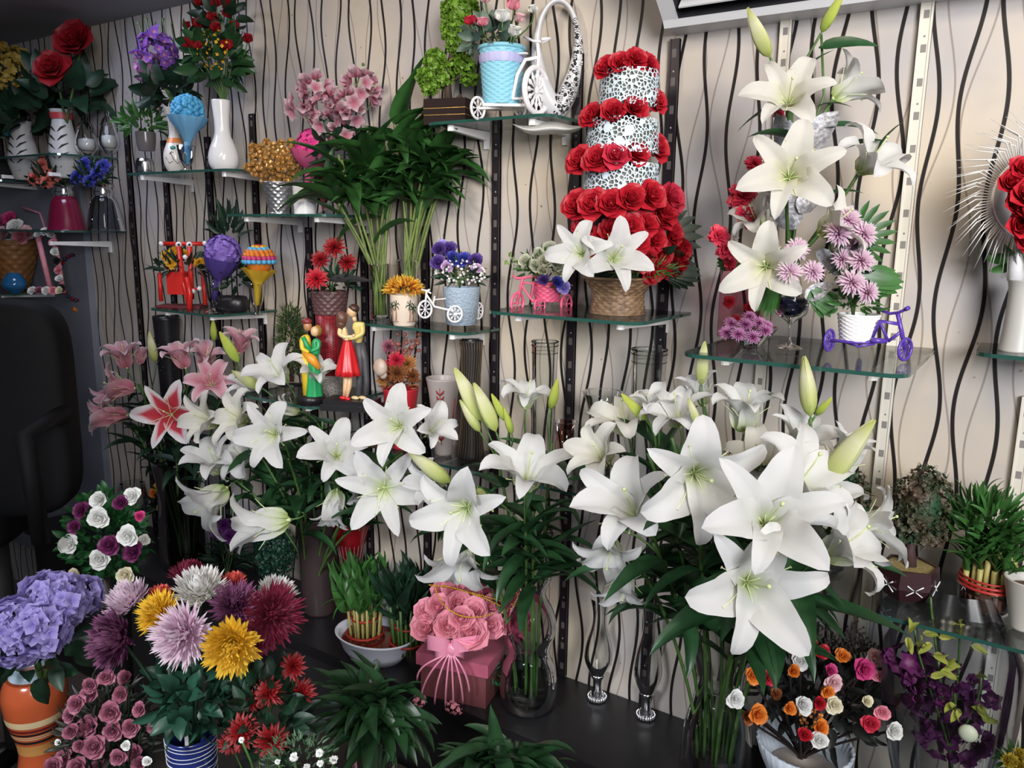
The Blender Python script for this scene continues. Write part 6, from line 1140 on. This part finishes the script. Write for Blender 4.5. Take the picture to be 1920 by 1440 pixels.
# hydrangea in orange vase
A = See(78, 1420, .87, BT); t = thing('striped_vase', 'tall orange vase with cream and black bands and pale blue neck at lower left', 'vase', A.P); OV = mat('orange_vase', (.46, .09, .03), .2, coat=.5)
H = A.g(78, 1245)[2]; k = pr(A.P+UP*H)[2]/F; zy = lambda y: A.g(78, y)[2]
pf = smoothprof([(38*k, 0), (44*k, H*.25), (42*k, zy(1440)), (37*k, zy(1405)), (38*k, zy(1385)), (45*k, zy(1360)), (52*k, zy(1335)), (56*k, zy(1303)), (54*k, zy(1285)), (46*k, zy(1268)), (33*k, zy(1258)), (31*k, zy(1250)), (31*k, H)], 120)
part('body', MB().lathe([(1e-4, 0)]+[q for q in pf if q[1] < zy(1262)]+[(1e-4, zy(1262))], 36), OV, t)
part('neck', MB().lathe([q for q in pf if q[1] >= zy(1266)]+[(28*k, H), (28*k, H*.9)], 36), mat('pale_blue_glaze', (.40, .52, .60), .25, coat=.4), t)
rp = lambda z: float(np.interp(z, [q[1] for q in pf], [q[0] for q in pf]))+.0006
CB = mat('cream_band', (.62, .48, .28), .3); MBD = mat('maroon_band', (.14, .015, .015), .3)
for ya, yb, nm_, m_ in ((1338, 1326, 'cream_band', CB), (1347, 1342, 'maroon_band', MBD), (1354, 1350, 'black_band', BLACK), (1358, 1356, 'cream_band', CB), (1362, 1360, 'cream_band', CB), (1371, 1366, 'black_band', BLACK), (1396, 1376, 'cream_band', mat('tan_band', (.50, .24, .07), .3)), (1432, 1424, 'cream_band', CB)):
    z0_, z1_ = zy(ya), zy(yb); part(nm_, MB().lathe([(rp(z0_+(z1_-z0_)*q/4), z0_+(z1_-z0_)*q/4) for q in range(5)], 36), m_, t)
A2 = See(78, 1250, .87, BT+H); t = thing('hydrangea_bouquet', 'large lavender artificial hydrangea heads in the orange striped vase', 'bouquet', A2.P); k = A2.k
HY = petalmat('lavender_petals', [(0, (.22, .16, .55)), (.5, (.40, .33, .74)), (1, (.52, .46, .84))], .25)
for x, y, rx, ry, n, dz in ((100, 1125, 72, 46, 150, .0), (30, 1185, 62, 60, 140, .05), (150, 1120, 34, 32, 50, -.03), (75, 1180, 50, 45, 90, .06)):
    part('flower_head', scatter(MB(), A2.g(x, y, dz), (rx*k, 40*k, ry*k), n, [FL4, FL5], 34*k, .5, -.95, random.Random(x), .15), HY, t)
part('stems', MB().tube([(0, 0, -.04), A2.g(60, 1200)], .006, 6).tube([(0, 0, -.04), A2.g(100, 1150)], .005, 6).tube([(0, 0, -.02), A2.g(150, 1130)], .003, 6), STEM, t); foliage(t, A2, (70, 1232), (80, 22), 30, 60, LBROAD, LEAFD)
A = See(190, 1440, .86, BT); t = thing('mauve_rose_bush', 'low pot of many dusky mauve roses between the orange and blue vases', 'flower arrangement', A.P); pot(t, A, 1440, [(40, 0), (50, 1)], BLACK); r_ = random.Random(9); its = []
for i, (x, y, s) in enumerate([(170, 1300, 17), (143, 1320, 15), (208, 1336, 18), (165, 1362, 18), (212, 1371, 16), (246, 1364, 15), (132, 1340, 13), (135, 1372, 14), (176, 1400, 19), (120, 1420, 14), (100, 1436, 15), (145, 1437, 16), (185, 1440, 15), (228, 1302, 15), (200, 1270, 14), (170, 1285, 13), (262, 1330, 12), (222, 1420, 13), (250, 1410, 14), (262, 1432, 14), (150, 1398, 12), (235, 1270, 13), (290, 1362, 12)]): its.append((x, y, .05+.02*(i % 3), s))
its += [(236, 1398, .09, 8, WHT), (277, 1428, .09, 9, WHT), (110, 1392, .06, 6, WHT)]
fl(t, A, RMES, its, MAUV, 'rose', (0,), LEAFD, dr=(0, .3, 1)); foliage(t, A, (205, 1370), (95, 95), 520, 30, LT, mat('plum_leaf', (.03, .03, .022), .5), fill=.5, zmin=-.8)
# red dahlia bouquet, white filler
A = See(490, 1440, .74, BT); t = thing('flower_pot', 'black pot holding the red dahlia bouquet at the bottom', 'pot', A.P); H, k = pot(t, A, 1440, [(44, 0), (52, 1)], BLACK)
A2 = See(490, 1440, .74, BT+H*.6); t = thing('dahlia_bouquet', 'bouquet of dark red dahlias right of the blue chrysanthemum vase', 'bouquet', A2.P)
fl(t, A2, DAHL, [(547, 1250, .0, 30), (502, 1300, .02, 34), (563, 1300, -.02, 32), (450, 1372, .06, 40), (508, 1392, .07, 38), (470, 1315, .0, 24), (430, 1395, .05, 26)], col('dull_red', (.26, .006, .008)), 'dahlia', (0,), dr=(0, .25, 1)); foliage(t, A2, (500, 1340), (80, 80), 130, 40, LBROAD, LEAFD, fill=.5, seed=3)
A = See(570, 1440, .80, BT); t = thing('white_filler_plant', 'small bushy plant with tiny white blossoms at the bottom edge', 'potted plant', A.P); H, k = pot(t, A, 1470, [(34, 0), (42, 1)], BLACK); k = A.k
foliage(t, A, (560, 1430), (80, 40), 240, 16, LT, mat('grey_green_leaf', (.05, .10, .05), .5), name='foliage', dz=.03); fl(t, A, CARN, [(452, 1388, .08, 6), (520, 1428, .05, 6), (550, 1420, .05, 9), (598, 1412, .05, 8), (625, 1425, .04, 9), (600, 1432, .06, 7), (575, 1438, .06, 7)], WHT, 'white_blossom', (0,))
# dracaenas
for px, py, d, heads, lab, n in ((700, 1400, .50, [(690, 1300), (720, 1290), (705, 1320), (680, 1320), (735, 1310)], 'bunch of green dracaena stalks standing in front of the white bowl', 10), (955, 1440, .50, [(920, 1400), (960, 1390), (985, 1405), (900, 1420), (1000, 1420)], 'broad leaved green dracaena in front of the wavy glass vase at the bottom', 8)):
    A = See(px, py, d, BT); k = A.k; t = thing('glass_vase', 'plain glass vase holding the '+lab.split(' in front')[0].replace('bunch of ', ''), 'vase', A.P); pot(t, A, 1430 if px < 800 else 1470, [(40, 0), (40, 1)], GLASS)
    t = thing('dracaena', lab, 'plant', A.P+UP*.006); A.P = A.P+UP*.006
    bamboo(t, A, (px, pr(A.P)[1]), heads, 9, .005, 125, n, mat('dracaena_leaf_%d' % n, (.018, .06, .02), .4, noise=.5, scale=20), mat('dracaena_stalk_%d' % n, (.03, .06, .03), .5), up=.5)
# ------------------------------------------------------------------ autumn arrangement
A = See(1505, 1440, .15, CT); k = A.k; t = thing('ribbed_bowl', 'white ribbed ceramic bowl under the colourful small roses', 'bowl', A.P); H = A.g(1505, 1392)[2]; WRB = mat('ribbed_white', (.60, .66, .74), .35)
part('bowl', MB().lathe([(1e-4, 0), (40*k, 0), (52*k, H*.4), (78*k, H*.8), (86*k, H), (82*k, H+.002), (72*k, H*.78), (46*k, H*.4), (1e-4, H*.3)], 96, 0, fr=lambda a, z: 1+.022*sin(36*a)*(z/H)), WRB, t)
part('foam', MB().lathe([(1e-4, H*.8), (60*k, H*.65)], 24), mat('cream_foam', (.5, .42, .36), .7), t)
A2 = See(1505, 1400, .15, CT+H*.7); t = thing('autumn_arrangement', 'arrangement of small orange, red, white and pink roses with dark twigs', 'flower arrangement', A2.P)
W_, O_, R_, C_ = WHT, ORG, RED, CRIM
its = [(1419, 1237, .04, 14, W_), (1412, 1267, .05, 14, O_), (1441, 1271, .06, 14, C_), (1379, 1311, .06, 15, W_), (1421, 1340, .08, 16, O_), (1402, 1345, .05, 12, RUST), (1501, 1239, .04, 15, W_), (1487, 1258, .06, 12, O_), (1515, 1210, .0, 17, RUST), (1543, 1222, .03, 12, R_), (1557, 1258, .05, 12, MAG), (1563, 1280, .06, 14, LPINK), (1552, 1298, .07, 11, O_), (1536, 1318, .09, 12, R_), (1480, 1328, .09, 12, O_), (1505, 1322, .09, 16, W_), (1564, 1322, .08, 14, CRM), (1620, 1255, .03, 18, MAG), (1640, 1235, .0, 16, LPINK), (1645, 1268, .03, 11, PINK), (1653, 1335, .06, 14, PINK), (1632, 1357, .08, 15, C_), (1675, 1370, .08, 16, W_), (1537, 1365, .11, 15, O_), (1508, 1378, .12, 13, R_), (1535, 1388, .12, 16, W_), (1625, 1315, .05, 11, CRM), (1455, 1300, .03, 10, RUST), (1580, 1230, 0, 12, O_)]
TWG = mat('black_twig', (.025, .015, .015), .6); its = [(a[0], a[1], a[2]+.035)+tuple(a[3:]) for a in its]; fl(t, A2, RMES, its, O_, 'rose', (0,), TWG, dr=(0, .2, 1), sr=.0022)
foliage(t, A2, (1540, 1300), (120, 90), 170, 40, LBROAD, mat('black_leaf', (.015, .018, .016), .5), fill=.6, zmin=-.8, seed=5); tw = MB(); r_ = random.Random(8)
for i in range(34):
    bx = r_.uniform(1460, 1640); b = A2.g(bx, 1240, r_.uniform(-.03, .03)); e = A2.g(bx+r_.uniform(-20, 20), r_.uniform(1165, 1215), r_.uniform(-.03, .03)); tw.tube([b, e], .0009, 4)
    for j in range(7): p = b+(e-b)*(.4+.09*j); q = p+np.array([r_.uniform(-1, 1), r_.uniform(-.5, .5), .8])*.010; tw.tube([p, q], .0006, 4); tw.ball(q, .0022, 5)
part('berry_twigs', tw, TWG, t); part('orange_berries', scatter(scatter(MB(), A2.g(1520, 1345, .1), (.018, .012, .018), 30, [BALLT], .006, .3, -1), A2.g(1552, 1298, .08), (.01, .008, .014), 20, [BALLT], .006, .3, -1), mat('berry_orange', (.62, .22, .05), .4), t)
# orchids in film
A = See(1775, 1440, .14, CT); k = A.k; t = thing('wrapped_orchids', 'bunch of purple and yellow green orchids wrapped in clear film at lower right', 'bouquet', A.P); pv = A.g(1780, 1440)
OP = petalmat('dark_orchid', [(0, (.40, .2, .35)), (.4, (.18, .02, .13)), (1, (.14, .02, .14))], .25); OY = petalmat('lime_orchid', [(0, (.62, .62, .15)), (.5, (.55, .60, .12)), (1, (.45, .52, .08))], .3)
ob = MB(); 
for x, y, rx, ry, n in ((1740, 1270, 50, 40, 34), (1770, 1340, 55, 50, 40), (1790, 1390, 50, 30, 24), (1700, 1240, 30, 20, 12), (1830, 1310, 30, 35, 14)): scatter(ob, A.g(x, y), (rx*k, 40*k, ry*k), n, [FL5, TUL], 40*k, .6, -1, random.Random(x), .4)
part('purple_orchids', ob, OP, t); BU = MB().add(petal(1, .45, .1, .4, (.7, .8), .5, .3, 0, 5, 7)).add(petal(1, .4, .2, .7, (.7, .8), .5, .3, 0, 5, 7), rotz(2.)).mesh('green_orchid', OY)
for i, (x, y) in enumerate([(1705, 1185), (1730, 1188), (1745, 1205), (1700, 1195), (1760, 1195), (1805, 1175), (1775, 1240), (1765, 1255), (1790, 1245), (1830, 1268), (1745, 1270), (1790, 1320), (1835, 1320), (1840, 1345), (1850, 1335), (1720, 1210), (1820, 1210), (1800, 1330), (1752, 1225)]): inst('green_orchid', BU, t, A.g(x, y, .05), zto(fdir(sin(i*2.1), .6*cos(i*1.3), .5), i), 30*k)
part('white_lip', MB().ball(A.g(1815, 1375, .07), 16*k, 8, 0, (1, .6, 1)), mat('pale_green_petal', (.45, .50, .38), .5), t)
st = MB()
for x, y in ((1715, 1180), (1745, 1120), (1800, 1180), (1840, 1270), (1760, 1240), (1790, 1300)): st.tube(bez(A.g(1785, 1440, .02), A.g(1785, 1380, .02), A.g(x, y+60, .03), A.g(x, y, .04), 10), .0018, 5)
part('stems', st, STEM, t)
c0 = A.g(1775, 1440); hgt = A.g(1760, 1105)[2]
def film(u, v):
    a = u*2*PI; z = v; R = (40+70*sin(min(v*1.25, 1)*PI*.55))*k if v < .8 else (40+70*sin(PI*.55))*k*(1-.5*(v-.8)/.2); R *= 1+.06*sin(7*a+3*v)+.04*sin(13*a)
    return np.array([cos(a)*R, sin(a)*R*.6, 0])+UP*(hgt*v)+rt*(-22*k*v)
part('film_wrap', MB().surf(film, 48, 20, 0, True), PLASTIC, t)
A = See(1905, 1440, .2, CT); t = thing('yellow_flower_pot', 'yellow flowers peeking in at the bottom right corner', 'flower pot', A.P); pot(t, A, 1470, [(30, 0), (36, 1)], BLACK); fl(t, A, BMUM, [(1895, 1428, .03, 18), (1915, 1418, .02, 18), (1920, 1442, .04, 18)], col('dull_yellow', (.55, .42, .05)), 'flower', (0,)); foliage(t, A, (1910, 1430), (30, 20), 30, 26, LT, LEAFG)
# dark chair on the left
P = Wd(60, 790, .62); P[2] = 0; t = thing('office_chair', 'large black leather office chair at the left picture edge', 'chair', P); LEA = mat('black_leather', (.003, .003, .004), .75, spec=.2); k = pr(P+UP*1.)[2]/F
def cushion(w_, h_, d_, n=24, e=.32):
    mb = MB(); prof = 14
    def f(u, v):
        a = u*2*PI; b = (v-.5)*PI; s = lambda q, p: math.copysign(abs(q)**p, q)
        return np.array([s(cos(b), e)*s(cos(a), e)*w_/2, s(cos(b), e)*s(sin(a), e)*d_/2, s(sin(b), e)*h_/2])
    return mb.surf(f, 40, 20, 0, True)
top = Wd(60, 566, .62)[2]; bot = Wd(60, 960, .62)[2]; mb = cushion(.50, top-bot, .12); M = rotz(.75); mb.V = [v @ M.T+UP*(top+bot)/2-rt*.17 for v in mb.V]; part('backrest', mb, LEA, t)
mb = cushion(.42, .12, .42); mb.V = [v @ M.T+UP*(bot-.02)-rt*.30-TW*.1 for v in mb.V]; part('seat', mb, LEA, t)
sc_ = -rt*.22-TW*.15; part('gas_lift', MB().tube([sc_+UP*.08, sc_+UP*(bot-.05)], .03, 12), BLKM, t)
for i in range(5):
    a = i*2*PI/5; d = np.array([cos(a), sin(a), 0]); lg = part('leg', MB().tube([sc_+UP*.1, sc_+d*.26+UP*.07], [.025, .018], 8), BLACK, t); part('caster', MB().ball(sc_+d*.26+UP*.03, .03, 8), BLACK, lg)
for s in (1,): part('armrest', MB().tube([M @ np.array([.27*s, -.04, 0])-rt*.2+UP*(bot+.25), M @ np.array([.27*s, -.25, 0])-rt*.2+UP*(bot+.25), M @ np.array([.26*s, -.2, 0])-rt*.2+UP*bot], .02, 8), LEA, t)
